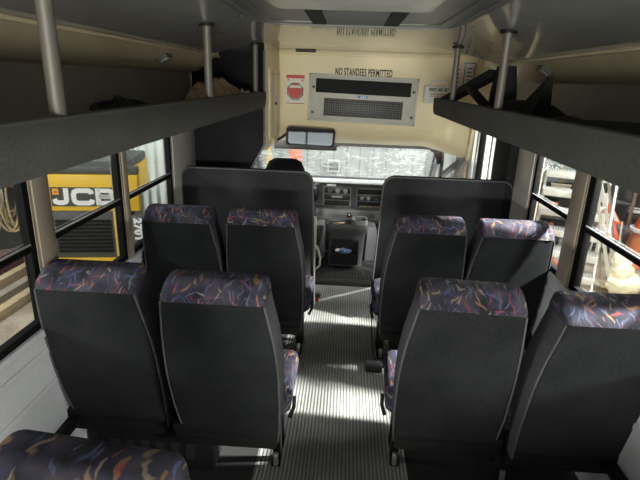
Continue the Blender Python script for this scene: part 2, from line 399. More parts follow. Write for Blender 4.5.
def tag(o, label, cat, group=None, kind=None):
    o['label'] = label; o['category'] = cat
    if group: o['group'] = group
    if kind: o['kind'] = kind
    return o
def thing(name, label, cat, loc=(0, 0, 0), rz=0., group=None):
    o = bpy.data.objects.new(name, None); COL.objects.link(o); o.location = loc; o.rotation_euler = (0, 0, rz); o.empty_display_size = .1
    return tag(o, label, cat, group)
def struct(o, label=None, cat=None):
    o['kind'] = 'structure'
    if label: o['label'] = label; o['category'] = cat
    return o
def copy_tree(o, parent=None):
    c = o.copy(); COL.objects.link(c); c.parent = parent
    for ch in list(o.children): copy_tree(ch, c)
    return c
def rrect(x0, x1, y0, y1, r, n=6):
    pts = []
    for cx, cy, a0 in ((x1 - r, y1 - r, 0), (x0 + r, y1 - r, 90), (x0 + r, y0 + r, 180), (x1 - r, y0 + r, 270)):
        for k in range(n + 1):
            a = math.radians(a0 + 90 * k / n); pts.append((cx + r * math.cos(a), cy + r * math.sin(a)))
    return pts
def text_mesh(name, body, size, material, parent=None, mtx=Matrix(), bold=0., sx=1., depth=.001, align='CENTER', spacing=1.):
    cu = bpy.data.curves.new(name, 'FONT'); cu.body = body; cu.size = size; cu.extrude = depth; cu.offset = bold
    cu.align_x = align; cu.align_y = 'CENTER'; cu.space_character = spacing
    t = bpy.data.objects.new(name, cu); COL.objects.link(t)
    dg = bpy.context.evaluated_depsgraph_get(); dg.update()
    me = bpy.data.meshes.new_from_object(t.evaluated_get(dg)); bpy.data.objects.remove(t); bpy.data.curves.remove(cu)
    me.transform(mtx @ Matrix.Rotation(PI / 2, 4, 'X') @ Matrix.Diagonal((sx, 1, 1, 1)))
    me.materials.clear(); me.materials.append(material); me.name = name
    o = bpy.data.objects.new(name, me); COL.objects.link(o)
    if parent: o.parent = parent
    return o

W = 1.17            # half width of the cabin
SILL, WTOP = .777, 1.52
REAR, BODY = -1.2, 3.79

# ------------------------------------------------------------------ setting: cabin shell
struct(MB().box(-W, W, REAR, 4.06, -.06, 0).build('floor', M['floor']))

winL = [(-.34, .28), (.38, 1.0), (1.10, 1.72), (1.82, 2.478), (2.525, 3.24)]
winR = [(-.36, .22), (.36, .94), (1.08, 1.66), (1.80, 2.395), (2.52, 3.10)]
wn = 0
for side, wins, nm in ((-1, winL, 'left'), (1, winR, 'right')):
    xa, xb = side * W, side * (W + .055)
    low = MB().box(xa, xb, REAR, BODY, -.06, SILL)
    for z in (.50, .66):                      # pressed ribs along the lower wall
        low.box(side * (W - .006), xa, REAR, BODY - .2, z, z + .03, .003)
    low.box(side * (W - .012), xa, REAR, BODY - .2, SILL - .035, SILL, .004)
    struct(low.build('baseboard_' + nm, M['lowwall']))
    up = MB().box(xa, xb, REAR, BODY, WTOP, 1.80)
    struct(up.build('wall_' + nm, M['greywall']))
    edges = [REAR] + [v for p in wins for v in p] + [BODY]
    po = MB()
    for i in range(0, len(edges), 2): po.box(xa, xb, edges[i], edges[i + 1], SILL, WTOP)
    for i in range(2, len(edges) - 2, 2): po.box(side * (W - .008), xa, edges[i] + .012, edges[i + 1] + .016, SILL, WTOP, .003)
    struct(po.build('trim_' + ('1' if side < 0 else '2'), M['post']))
    struct(MB().box(*sorted((side * (W - .008), xa)), edges[-2] + .012, BODY, SILL, WTOP, .003).build('trim_' + ('14' if side < 0 else '15'), M['greywall']))
    for (y0, y1) in wins:
        wn += 1
        mid = 1.105
        fr = MB()
        t, tf, tr_ = .03, (.055 if y1 == 2.395 else .034), .026
        xi, xo = side * (W + .002), side * (W + .036)
        fr.box(*sorted((xi, xo)), y0, y1, SILL, SILL + t, .003)
        fr.box(*sorted((xi, xo)), y0, y1, WTOP - t, WTOP, .003)
        fr.box(*sorted((xi, xo)), y0, y0 + tr_, SILL, WTOP, .003)
        fr.box(*sorted((xi, xo)), y1 - tf, y1, SILL, WTOP, .003)
        wo = fr.build('window_%d' % wn, M['rubber']); struct(wo)
        MB().box(*sorted((side * (W + .003), side * (W + .03))), y0 + tr_, y1 - tf, mid - .014, mid + .014, .003).build('sash_rail', M['rubber'], wo)
        MB().box(*sorted((side * (W - .002), side * (W + .004))), y0 + tr_, y1 - tf, mid + .014, mid + .021, .002).build('sash_trim', M['alum'], wo)
        MB().box(*sorted((side * (W + .022), side * (W + .026))), y0 + tr_, y1 - tf, SILL + t, mid - .014).build('lower_pane', M['glass'], wo)
        MB().box(*sorted((side * (W + .012), side * (W + .016))), y0 + tr_, y1 - tf, mid + .014, WTOP - t).build('upper_pane', M['glass'], wo)
    # cove panel over the rack
    cv = MB()
    prof = [(.955, 1.893), (1.0, 1.87), (1.06, 1.828), (1.12, 1.785), (1.17, 1.775), (1.2, 1.775), (1.2, 1.95), (.955, 1.95)]
    cv.prism([(side * a, b) for a, b in prof], 'Y', REAR, BODY)
    struct(cv.build('trim_' + ('3' if side < 0 else '4'), M['cove']))
    MB2 = MB().box(*sorted((side * .945, side * .965)), REAR, BODY, 1.878, 1.892, .003)
    struct(MB2.build('trim_' + ('5' if side < 0 else '6'), M['cove']))
    # seat track on the wall
    struct(MB().box(*sorted((side * (W - .05), side * W)), REAR, 3.3, .265, .30, .005).build('trim_' + ('7' if side < 0 else '8'), M['black']))
bw = MB().box(-W - .05, W + .05, REAR - .06, REAR, -.06, 1.0)
bw.box(-W - .05, W + .05, REAR - .06, REAR, 1.75, 2.02); bw.box(-W - .05, -.85, REAR - .06, REAR, 1.0, 1.75); bw.box(.85, W + .05, REAR - .06, REAR, 1.0, 1.75)
struct(bw.build('wall_back', M['greywall']))
bo = MB().box(-.87, .87, REAR - .05, REAR + .01, 1.0, 1.04, .004); bo.box(-.87, .87, REAR - .05, REAR + .01, 1.72, 1.76, .004)
for x in (-.87, -.02, .83): bo.box(x, x + .04, REAR - .05, REAR + .01, 1.0, 1.76, .004)
bo = struct(bo.build('window_12', M['rubber']))  # window added in the unseen rear end to let fill light in
MB().box(-.84, .84, REAR - .03, REAR - .025, 1.03, 1.73).build('added_pane', M['glass'], bo)
# ceiling, slightly arched
ce = MB(); n = 24; ys = [REAR, 4.62]
def arc(x, top=1.992): return top - .099 * (max(0, abs(x) - .45) / .5) ** 1.4
rows = []
xs = [-.97 + 1.94 * i / n for i in range(n + 1)]
for y in (REAR, 3.50):
    rows.append(([ce.bm.verts.new((x, y, arc(x))) for x in xs], [ce.bm.verts.new((x, y, arc(x, 2.05))) for x in xs]))
(lo0, up0), (lo1, up1) = rows
for i in range(n):
    ce.bm.faces.new((lo0[i], lo0[i + 1], lo1[i + 1], lo1[i])); ce.bm.faces.new((up0[i], up1[i], up1[i + 1], up0[i + 1]))
struct(ce.build('ceiling', M['ceil']))
struct(MB().box(-1.165, 1.165, 3.50, 4.62, 1.992, 2.05).build('ceiling_front', M['ceil']))

# front bulkhead above the windscreen, its lower lip sweeping forward to the header
bp = MB()
prof = [(4.6, 2.03), (4.6, 1.40), (4.62, 1.32), (4.68, 1.25), (4.8, 1.195), (4.95, 1.16), (5.06, 1.145), (5.06, 1.2), (4.72, 1.4), (4.72, 2.03)]
bp.prism(prof, 'X', -.66, .72)
# right-hand end: the lip flattens into a straight panel towards the door
A_ = [(4.6, 2.03), (4.6, 1.40), (4.62, 1.32), (4.68, 1.25), (4.8, 1.195), (4.95, 1.16), (5.06, 1.145)]
B_ = [(4.6, 2.03), (4.6, 1.36), (4.602, 1.28), (4.606, 1.21), (4.614, 1.15), (4.63, 1.11), (4.66, 1.09)]
cols = []
for k in range(13):
    t = k / 12; e_ = t * t * (3 - 2 * t); x = .72 + .47 * t
    cols.append([bp.bm.verts.new((x, a[0] + (c[0] - a[0]) * e_, a[1] + (c[1] - a[1]) * e_)) for a, c in zip(A_, B_)])
for k in range(12):
    for q in range(6): bp.bm.faces.new((cols[k][q], cols[k + 1][q], cols[k + 1][q + 1], cols[k][q + 1]))
struct(bp.build('wall_front', M['cream']))
struct(MB().box(-.66, 1.1, 4.585, 4.602, 1.955, 1.985, .006).build('trim_9', M['cream']))
# cheek wall of the left front locker and the right-hand door header
ck = MB(); ck.prism([(3.74, 2.02), (4.62, 2.02), (4.62, 1.19), (3.82, 1.215), (3.74, 1.28)], 'X', -.70, -.632, .004)
struct(ck.build('wall_front_left', M['cream']))
dh = MB(); dh.prism([(3.74, 2.02), (4.64, 2.02), (4.64, 1.09), (4.56, 1.09), (4.50, 1.44), (3.74, 1.46)], 'X', 1.10, 1.16, .004)
struct(dh.build('wall_front_right', M['cream']))
# cab body: floor, sides, header, pillars
cb = MB().box(-1.2, 1.2, 4.06, 5.9, -.36, -.30)
cb.box(-1.2, 1.2, 4.02, 4.06, -.36, -.062)
cb.box(-1.17, 1.17, 5.56, 5.6, -.36, .66)
struct(cb.build('floor_front', M['mat_']))
cs = MB()
for s in (-1, 1):
    cs.prism([(4.62, -.3), (5.85, -.3), (5.85, .62), (5.3, .74), (4.62, .74)], 'X', s * 1.13, s * 1.17)
struct(cs.build('wall_front_lower', M['dash']))
cs = MB()
for s in (-1, 1):
    cs.bar((s * .93, 5.05, 1.16), (s * .99, 5.66, .70), .07, .05, bev=.01)        # A pillar
    cs.bar((s * 1.14, 4.72, 1.12), (s * 1.04, 5.35, .80), .045, .05, bev=.008)
    cs.box(*sorted((s * .955, s * .985)), 5.0, 5.06, .72, 1.14, .01)
struct(cs.build('trim_10', M['dash']))
hd = MB(); hd.prism([(5.0, 1.165), (5.0, 1.125), (5.05, 1.118), (5.09, 1.135), (5.09, 1.165)], 'X', -.95, .95, .004)
struct(hd.build('trim_11', M['dashlite']))
struct(MB().prism([(5.02, 1.125), (4.80, 1.135), (4.62, 1.10), (5.02, .82)], 'X', 1.10, 1.14).build('trim_12', M['dashlite']))
# windscreen
ws = MB()
A = [(-.84, 5.07, 1.125), (.84, 5.07, 1.125), (.93, 5.09, 1.06), (.97, 5.62, .70), (-.97, 5.62, .70), (-.93, 5.09, 1.06)]
ws.bm.faces.new([ws.bm.verts.new(p) for p in A])
wso = struct(MB().bar((-.97, 5.63, .685), (.97, 5.63, .685), .03, .02).build('window_11', M['dashlite']))
o = ws.build('windscreen_pane', M['dusty'], wso)
# black corner fillets of the windscreen seal
fl = MB()
for s in (-1, 1):
    fl.prism([(s * .97, 1.14), (s * .74, 1.14), (s * .82, 1.125), (s * .875, 1.09), (s * .91, 1.03), (s * .92, .98), (s * .97, .98)], 'Y', 5.03, 5.045)
fl.build('corner_seal', M['dash'], wso)

# entry door behind the right-hand screen: leaves with bright edge strips
d = struct(MB().box(1.14, 1.19, 3.74, 3.80, .0, 1.46, .004).build('door_1', M['panel']))
for y, w_, k in ((3.83, .035, 'alum'), (3.93, .05, 'alum'), (4.11, .03, 'white'), (4.27, .045, 'rubber'), (4.36, .05, 'alum'), (4.50, .08, 'alum')):
    MB().box(1.13, 1.18, y, y + w_, -.3, 1.46, .004).build('door_stile', M[k], d)
MB().box(1.155, 1.16, 3.86, 4.5, .1, 1.46).build('door_pane', M['glass'], d)
struct(MB().box(1.10, 1.168, 3.40, 3.74, .0, 1.53, .004).build('wall_right_end', M['panel']))
# white edging across the step to the cab, laid askew
struct(MB().bar((-.25, 3.665, .003), (.36, 4.10, .003), .028, .006).build('trim_13', M['whiteline']))

# ------------------------------------------------------------------ overhead racks, poles, lamps
for s, nm in ((-1, 'left'), (1, 'right')):
    r = thing('overhead_rack', 'grey carpeted luggage rack along the %s side above the windows' % nm, 'luggage rack', (s * .62, 0, 1.55), group='overhead luggage racks')
    E_ = 3.70
    p = [(0, -1.15), (0, E_ - .07), (.008, E_ - .03), (.03, E_ - .008), (.06, E_), (.545, E_), (.545, -1.15)]
    MB().prism([(s * a, b) for a, b in p], 'Z', .0, .03, .004).build('shelf', M['rack'], r)
    lip = MB()
    po = [(-1.15, -.004), (-1.15, .108), (E_ - .005, .108), (E_ + .012, .098)] + [(E_ - .058 + .07 * math.cos(math.radians(q)), .060 - .064 * math.sin(math.radians(q))) for q in (0, 20, 40, 60, 80, 90)]
    lip.prism(po, 'X', *sorted((s * -.012, s * .026)), .005)
    lip.build('front_lip', M['rack'], r)
rail_l = [1.068, 2.275, 3.42]; rail_r = [1.03, 2.19, 3.17]
where = {(-1, 0): 'nearest pole on the left luggage rack', (-1, 1): 'middle pole on the left luggage rack, beside the tan cloth', (-1, 2): 'farthest pole on the left rack, next to the cream locker',
         (1, 1): 'pole on the right luggage rack rising behind black straps', (1, 2): 'far pole on the right rack, beside the white first aid case'}
for s, ys in ((-1, rail_l), (1, rail_r)):
    for i, y in enumerate(ys):
        if (s, i) not in where: continue
        t = thing('grab_pole', 'metal ' + where[(s, i)], 'pole', (s * .632, y, 1.655), group='ceiling poles on the racks')
        zt = arc(.632) - 1.655
        MB().cyl((0, 0, -.03 if False else .003), (0, 0, zt), .0175).build('tube', M['polemetal'], t)
        MB().cyl((0, 0, zt - .012), (0, 0, zt + .0), .034, n=20).build('flange', M['black'], t)
for s, nm in ((-1, 'left'), (1, 'right')):
    t = thing('reading_lamp', 'small square unlit ceiling lamp on the %s cove above the rack' % nm, 'lamp', (s * 1.03, 2.83, 1.838), group='cove lamps')
    t.rotation_euler = (0, s * math.radians(35), 0)
    MB().box(-.032, .032, -.045, .045, -.012, .012, .006).build('bezel', M['dashlite'], t)
    MB().box(-.024, .024, -.036, .036, -.02, -.010, .004).build('lens', M['lens'], t)

# roof hatch, following the arch of the ceiling
t = thing('roof_hatch', 'grey rounded roof hatch with a pale cover plate in the middle of the ceiling', 'hatch', (0.01, 1.87, 1.990)); t.scale = (.86, .86, .86)
def arch(o):
    return o
def plate(b, n=10):
    """slice a flat part across so it can follow the arch"""
    for k in range(1, n):
        x = -.5 + k / n
        bmesh.ops.bisect_plane(b.bm, geom=b.bm.verts[:] + b.bm.edges[:] + b.bm.faces[:], plane_co=(x, 0, 0), plane_no=(1, 0, 0))
    return b
outer = rrect(-.50, .50, -.55, .52, .13); inner = rrect(-.40, .40, -.45, .40, .08)
arch(plate(MB().ringplate(outer, inner, -.016, .004)).build('flange', M['hatch'], t))
arch(plate(MB().ringplate(rrect(-.475, .475, -.525, .495, .115), rrect(-.458, .458, -.508, .478, .10), -.021, -.015)).build('flange_bead', M['dashlite'], t))
arch(plate(MB().prism(rrect(-.42, .42, -.47, .42, .08), 'Z', -.010, -.004)).build('liner', M['hatch'], t))
arch(plate(MB().prism(rrect(-.29, .26, -.9, -.25, .03), 'Z', -.040, -.030)).build('cover_plate', M['lens'], t))
MB().box(-.135, .135, -.235, .34, -.026, -.008, .004).build('latch_block', M['dashlite'], t)
MB().box(-.20, -.136, -.25, .345, -.029, -.008).build('gap', M['acdeep'], t)
MB().box(.136, .20, -.25, .345, -.029, -.008).build('gap', M['acdeep'], t)

# ------------------------------------------------------------------ front bulkhead fittings
FY = 4.6
ac = thing('air_conditioner', 'grey wall air conditioner panel with black slot and perforated grille', 'air conditioner', (.12, FY, 1.592), group=None)
ac.rotation_euler = (0, math.radians(1.2), 0)
hw, hh = .488, .205
b = MB(); b.box(-hw, hw, -.012, .0, -hh, hh, .004)
for a_ in ((-hw, hw, hh - .018, hh), (-hw, hw, -hh, -hh + .018), (-hw, -hw + .018, -hh, hh), (hw - .018, hw, -hh, hh)):
    b.box(a_[0], a_[1], -.022, -.01, a_[2], a_[3], .003)
b.build('face_panel', M['acframe'], ac)
MB().box(-.425, .425, -.0145, -.011, .045, .165, .001).build('outlet_slot', M['acdeep'], ac)
b = MB()
for k in range(4): b.box(-.42, .42, -.02, -.0135, .058 + k * .028, .064 + k * .028)
b.box(-.008, .008, -.021, -.0135, .046, .164)
b.build('louvre', M['acdeep'], ac)
MB().box(-.345, .365, -.0155, -.011, -.155, .0, .001).build('grille', M['acmesh'], ac)
MB().box(-.045, .045, -.016, -.011, .015, .033, .001).build('badge', M['blue'], ac)
MB().box(-.02, .03, -.0168, -.0155, .02, .028).build('badge_mark', M['white'], ac)
for sx in (-.445, .45):
    for sz in (.09, -.13):
        MB().cyl((sx, -.018, sz), (sx, -.01, sz), .013, n=14).build('screw', M['machgrey'], ac)
tx = text_mesh('lettering', 'NO STANDEES PERMITTED', .084, M['ink'], None, Matrix.Translation((.118, FY - .003, 1.822)) @ Matrix.Rotation(math.radians(.6), 4, 'Y'), bold=.0022, sx=.465, spacing=1.1)
tag(tx, 'black NO STANDEES PERMITTED lettering on cream bulkhead above the air conditioner', 'lettering')
# red and white octagon decal
t = thing('warning_decal', 'white decal with a red octagon beside the air conditioner', 'sign', (-.488, FY, 1.663))
MB().box(-.084, .084, -.004, 0, -.125, .122).build('backing', M['paper'], t)
MB().box(-.082, .082, -.006, -.004, .094, .122).build('header_band', M['red'], t)
MB().box(-.082, .082, -.006, -.004, -.125, -.119).build('footer_line', M['red'], t)
oc = [(math.cos(math.radians(22.5 + 45 * k)), math.sin(math.radians(22.5 + 45 * k))) for k in range(8)]
MB().prism([(.078 * x, -.018 + .078 * z) for x, z in oc], 'Y', -.0055, -.004).build('octagon_rim', M['ink'], t)
MB().prism([(.070 * x, -.018 + .070 * z) for x, z in oc], 'Y', -.0065, -.0054).build('octagon', M['paper'], t)
MB().prism([(.066 * oc[i][0], -.018 + .066 * oc[i][1]) for i in (4, 5, 6, 7)] + [(.0655, .012), (-.0655, .012)], 'Y', -.0075, -.0064).build('octagon_fill', M['red'], t)
MB().box(-.03, .03, -.0075, -.0064, .034, .046).build('octagon_band', M['red'], t)
for sx in (-.064, .064): MB().cyl((sx, -.0065, .078), (sx, -.004, .078), .008, n=10).build('dot', M['red'], t)
t = thing('vent_slot', 'thin dark slot in the cream trim above the octagon decal', 'vent', (-.40, 4.585, 1.984))
MB().box(-.09, .09, -.004, 0, -.006, .006, .003).build('slot', M['ink'], t)
# first aid case
t = thing('first_aid_case', 'white first aid case with carry handle hung on the cream bulkhead', 'first aid kit', (.778, FY, 1.672))
MB().box(-.122, .122, -.085, -.001, -.085, .062, .012).build('case_body', M['white'], t)
MB().tube([(-.075, -.045, .062), (-.072, -.045, .088), (-.055, -.045, .097), (.055, -.045, .097), (.072, -.045, .088), (.075, -.045, .062)], .008).build('handle', M['white'], t)
text_mesh('lettering', 'FIRST AID KIT', .036, M['ink'], t, Matrix.Translation((.0, -.086, .03)), bold=.0012, sx=.8)
b = MB()
for k in range(7): b.box(-.07 + k * .02, -.056 + k * .02, -.087, -.085, -.012, -.004)
b.box(-.08, .05, -.087, -.085, -.026, -.022)
b.build('red_print', M['red'], t)
# locker doors on the left cheek wall
t = thing('electrical_locker', 'cream two-door locker with a black latch on the left front wall', 'cabinet', (-.63, 4.25, 1.55))
for y0, y1 in ((-.28, -.005), (.005, .30)):
    dd = MB().box(-.002, .010, y0, y1, -.27, .27, .003).build('door', M['cream'], t)
    MB().ringplate([(p[0], p[1]) for p in rrect(y0 + .03, y1 - .03, -.24, .24, .006, 1)], [(p[0], p[1]) for p in rrect(y0 + .038, y1 - .038, -.232, .232, .006, 1)], .0, .003).build('door_bead', M['acframe'], dd).matrix_local = Matrix(((0, 0, 1, .0095), (1, 0, 0, 0), (0, 1, 0, 0), (0, 0, 0, 1)))
b = MB().cyl((.008, .02, 0), (.022, .02, 0), .014); b.bar((.02, .02, .012), (.02, .02, -.045), .012, .008)
b.build('latch', M['black'], t)
# notices on the right header
for k, (x0, x1, z0, z1, lab) in enumerate(((.985, 1.092, 1.715, 1.945, 'white notice with black border on the right end of the bulkhead'), (.918, .968, 1.66, 1.90, 'narrow white notice left of the bordered notice at bulkhead right end'))):
    t = thing('paper_notice', lab, 'notice', ((x0 + x1) / 2, 4.6, (z0 + z1) / 2), group='notices by the entry door')
    a, c = (x1 - x0) / 2, (z1 - z0) / 2
    MB().box(-a, a, -.004, 0, -c, c).build('sheet', M['paper'], t)
    b = MB(); e_ = a * .14
    if k == 0:
        for z in (c - .016, -c + .012): b.box(-a + e_, a - e_, -.006, -.004, z, z + .006)
        for x in (-a + e_, a - e_ - .006): b.box(x, x + .006, -.006, -.004, -c + .012, c - .012)
        for q in range(4): b.box(-a * .5, a * (.5 - .12 * (q % 2)), -.006, -.004, c - .06 - q * .032, c - .053 - q * .032)
    else:
        b.box(-a * .45, -a * .3, -.006, -.004, -c + .04, c - .015)
        for q in range(6): b.box(-a * .4, a * .4, -.006, -.004, c - .03 - q * .035, c - .018 - q * .035)
    b.build('border_print', M['ink'], t)

# interior mirror
t = thing('rear_view_mirror', 'wide black framed interior mirror hanging above the windscreen', 'mirror', (-.332, 4.50, 1.255))
t.rotation_euler = (math.radians(-5), math.radians(2), math.radians(4))
MB().prism(rrect(-.222, .222, -.083, .083, .035), 'Y', -.018, .02, .006).build('housing', M['dkplastic'], t)
MB().prism(rrect(-.20, .20, -.066, .066, .025), 'Y', -.0225, -.0175).build('glass', M['mirror'], t)
MB().tube([(-.2, .02, .03), (-.26, .05, -.02), (-.32, .02, -.06), (-.36, -.02, -.10)], .011).build('bracket', M['dkplastic'], t)
# sun visor under the mirror
t = thing('sun_visor', 'grey folded sun visor under the mirror at windscreen top', 'sun visor', (-.42, 5.02, 1.10))
MB().box(-.32, .32, -.012, .012, -.03, .03, .01).build('board', M['dash'], t)
MB().cyl((-.35, 0, .02), (.35, 0, .02), .007).build('hinge_rod', M['dkplastic'], t)

# ------------------------------------------------------------------ screens at the front of the cabin
for s, nm, x0, x1, zt, yv in ((-1, 'left', -1.16, -.228, 1.134, 3.39), (1, 'right', .272, 1.163, 1.125, 3.40)):
    lab = 'dark carpeted screen behind the driver seat, left of the aisle' if s < 0 else 'dark carpeted screen beside the entry door, right of the aisle'
    t = thing('modesty_screen', lab, 'partition', ((x0 + x1) / 2, yv, 0), group='front screens')
    a, b_ = (x1 - x0) / 2, zt
    ain, aout = (a, -a) if s < 0 else (-a, a)
    poly = []
    r = .075
    inner_b = ain * 1.07
    tl = [(-a, .12), (-a, b_ - r)] + [(-a + r - r * math.cos(math.radians(q)), b_ - r + r * math.sin(math.radians(q))) for q in (20, 45, 70)] + [(-a + r, b_), (a - r, b_)] + [(a - r + r * math.sin(math.radians(q)), b_ - r + r * math.cos(math.radians(q))) for q in (20, 45, 70)] + [(a, b_ - r), (a, .12)]
    # aisle-side bottom flares out a little
    tl = [(x + (math.copysign(.045, x) * (1 - z / b_) if x * ain > 0 else 0), z) for x, z in tl]
    MB().prism(tl, 'Y', 0, .075, .014).build('board', M['partition'], t)
    edge = [(x, -.002, z) for x, z in tl]
    MB().tube(edge, .006, 6).build('piping', M['piping'], t)
    for lx in (-a * .8, a * .8):
        MB().box(lx - .02, lx + .02, .02, .06, 0, .14, .004).build('leg', M['black'], t)
# black partition panel over the driver
t = thing('driver_partition', 'black upright partition panel with cut corner above the left screen', 'partition', (-1.0, 3.735, 0))
pp = MB().prism([(-.165, 1.06), (.255, 1.06), (.372, 1.27), (.372, 2.0), (-.165, 1.88)], 'Y', 0, .03, .004); pp.build('panel', M['panel'], t)
MB().tube([(.262, -.004, 1.06), (.376, -.004, 1.27), (.376, -.004, 1.94)], .008, 6).build('edge_trim', M['dashlite'], t)

# ------------------------------------------------------------------ seats
def seat_ring(z, wo, wi, y0, y1, side=1, r=.022, n=4):
    """one horizontal ring of the backrest: wo on the wall flank, wi on the aisle flank, bulging slightly at the rear"""
    xl, xr = (-wo, wi) if side < 0 else (-wi, wo)
    pts = rrect(xl, xr, y0, y1, min(r, (y1 - y0) * .45), n)
    return [(x, y - .012 * (1 - ((x - (xl + xr) / 2) / ((xr - xl) / 2)) ** 2) * (1 if y < (y0 + y1) / 2 else 0), z) for x, y in pts]
def lev(wall):
    return [(.238, wall[0], .212, .155, .22), (.252, wall[1], .228, .147, .235), (.34, wall[2], .236, .122, .245), (.46, wall[3], .241, .095, .245), (.60, wall[4], .241, .066, .235),
            (.68, wall[4], .238, .052, .225), (.80, .207, .226, .028, .205), (.90, .199, .207, .010, .185), (.972, .194, .194, 0., .170)]
LEVS = {-1: lev((.150, .166, .190, .205, .212)), 1: lev((.175, .190, .205, .212, .213))}
CAP = [(.970, .195, .195, -.003, .171), (.984, .195, .195, .003, .171), (1.000, .193, .193, .019, .169), (1.016, .190, .190, .037, .165), (1.028, .187, .187, .053, .160), (1.036, .182, .182, .070, .150), (1.038, .170, .170, .088, .135)]
def rear_x(z, k_):
    for (a, b) in zip(LEV, LEV[1:]):
        if a[0] <= z <= b[0]:
            k = (z - a[0]) / (b[0] - a[0]); return a[k_] + k * (b[k_] - a[k_]), a[3] + k * (b[3] - a[3])
    return LEV[-1][k_], LEV[-1][3]
def make_seat(side, label):
    global LEV
    LEV = LEVS[side]
    """side -1: aisle lies to its right (+x)"""
    t = thing('bus_seat', label, 'bus seat', (0, 0, 0), group='passenger seats')
    b = MB().loft([seat_ring(*l, side=side) for l in LEV])
    b.build('backrest', M['back'], t, smooth=50, mats=[M['back'], M['side'], M['leaf']],
            matfn=lambda f: 1 if abs(f.normal.x) > .72 else (2 if f.normal.y > .6 else 0))
    MB().loft([seat_ring(*l, side=side) for l in CAP]).build('headrest_cover', M['leaf'], t, smooth=60)
    for s in (-1, 1):
        p = MB(); pts = []
        for k in range(15):
            z = .255 + k * (.965 - .255) / 14; x, y = rear_x(z, 2 if s == -side else 1); pts.append((s * (x - .004), y + .004, z))
        p.tube(pts, .0042, 6); p.build('piping', M['piping'], t)
    q = MB()
    def cring(x0, x1, y0, y1, z):
        if side > 0: x0, x1 = -x1, -x0
        return [(x, y, z) for x, y in rrect(x0, x1, y0, y1, .05, 4)]
    q.loft([cring(-.205, .25, .22, .545, .335), cring(-.22, .268, .20, .575, .36), cring(-.225, .275, .195, .59, .42), cring(-.22, .27, .195, .585, .452), cring(-.205, .252, .21, .56, .468)])
    q.build('seat_cushion', M['leaf'], t, smooth=60)
    f = MB().box(-.225, .225, .12, .52, .295, .337, .008)
    f.box(-.22, .22, .14, .18, .22, .31, .006); f.build('seat_frame', M['black'], t)
    ax = -side * .20
    for yy, nm in ((.33, 'rear'), (.46, 'front')):
        l = MB().bar((ax, yy, .012), (ax, yy - .04, .30), .035, .04, up=(1, 0, 0), bev=.006).build('leg', M['black'], t)
        MB().box(ax - .02, ax + .02, yy - .05, yy + .03, 0, .014, .003).build('foot_plate', M['black'], l)
    MB().bar((ax, .272, .018), (ax, .275, .085), .022, .024, up=(1, 0, 0), bev=.006).build('floor_clamp', M['steel'], t)
    # recline lever arm at the aisle flank
    MB().tube([(-side * .268, .22, .33), (-side * .282, .255, .36), (-side * .282, .28, .40)], .009).build('recline_lever', M['black'], t)
    return t
spots = [
    # side, x, y, yaw, label
    (-1, -.460, 1.585, 0, 'aisle seat left of the aisle in the nearest full row, leaf-print headrest below the screen'),
    (-1, -.957, 1.63, 0, 'window seat in the nearest left row, in front of the yellow machine, big dark back'),
    (-1, -.455, 2.59, 0, 'aisle seat just behind the left screen, partly hidden by the nearer left aisle seat'),
    (-1, -.93, 2.57, 0, 'left window seat farther forward, below the 270T marking'),
    (-1, -.495, .648, -6, 'closest seat at bottom left corner, only its leaf-print top showing'),
    (1, .485, 1.63, -3, 'aisle seat right of the aisle in the nearest row, whole dark back facing camera'),
    (1, .985, 1.575, 0, 'window seat at the far right edge of view, nearest row'),
    (1, .487, 2.59, 0, 'aisle seat on the right just behind the right screen, strap hanging beside it'),
    (1, .953, 2.58, 0, 'right window seat farther forward, beside the steel steps outside'),
]
protos = {}
for s, x, y, yaw, lab in spots:
    if s not in protos: t = protos[s] = make_seat(s, lab)
    else: t = copy_tree(protos[s]); t['label'] = lab
    t.location = (x, y, 0); t.rotation_euler = (0, 0, math.radians(yaw))
# black box on the floor below the near left seats
t = thing('heater_box', 'black box on the floor under the nearest left seats', 'heater', (-.80, 1.93, 0))
MB().box(-.275, .26, -.12, .14, 0.0, .21, .01).build('casing', M['black'], t)
b = MB()
for k in range(6): b.box(-.22 + k * .07, -.18 + k * .07, -.124, -.119, .06, .15)
b.build('vent_slots', M['acdeep'], t)
# hanging seat belt by the right aisle seat
t = thing('seat_belt', 'black lap belt hanging from the farther right aisle seat to floor', 'seat belt', (.235, 2.80, 0))
wb = MB(); pts = [(.045, .30, .44), (.0, .26, .36), (-.008, .2, .27), (-.012, .12, .19), (-.004, .05, .11), (.01, 0, .05), (.05, -.06, .03), (.09, -.08, .03)]
for a, c in zip(pts, pts[1:]): wb.bar(a, c, .02, .006, up=(1, 0, .2))
wb.build('webbing', M['blackcloth'], t)
MB().box(-.05, .06, -.10, .0, .001, .05, .012).build('buckle', M['dkplastic'], t)
# red item by left screen
t = thing('toy_wheel_chock', 'small red and black plastic item on the floor beside the left screen', 'small item', (-.215, 3.72, 0))
t.name = 'floor_clip'
MB().box(-.045, .045, -.03, .03, .0, .045, .008).build('body', M['red'], t)
MB().box(.01, .06, -.028, .028, .045, .062, .006).build('cap', M['dkplastic'], t)

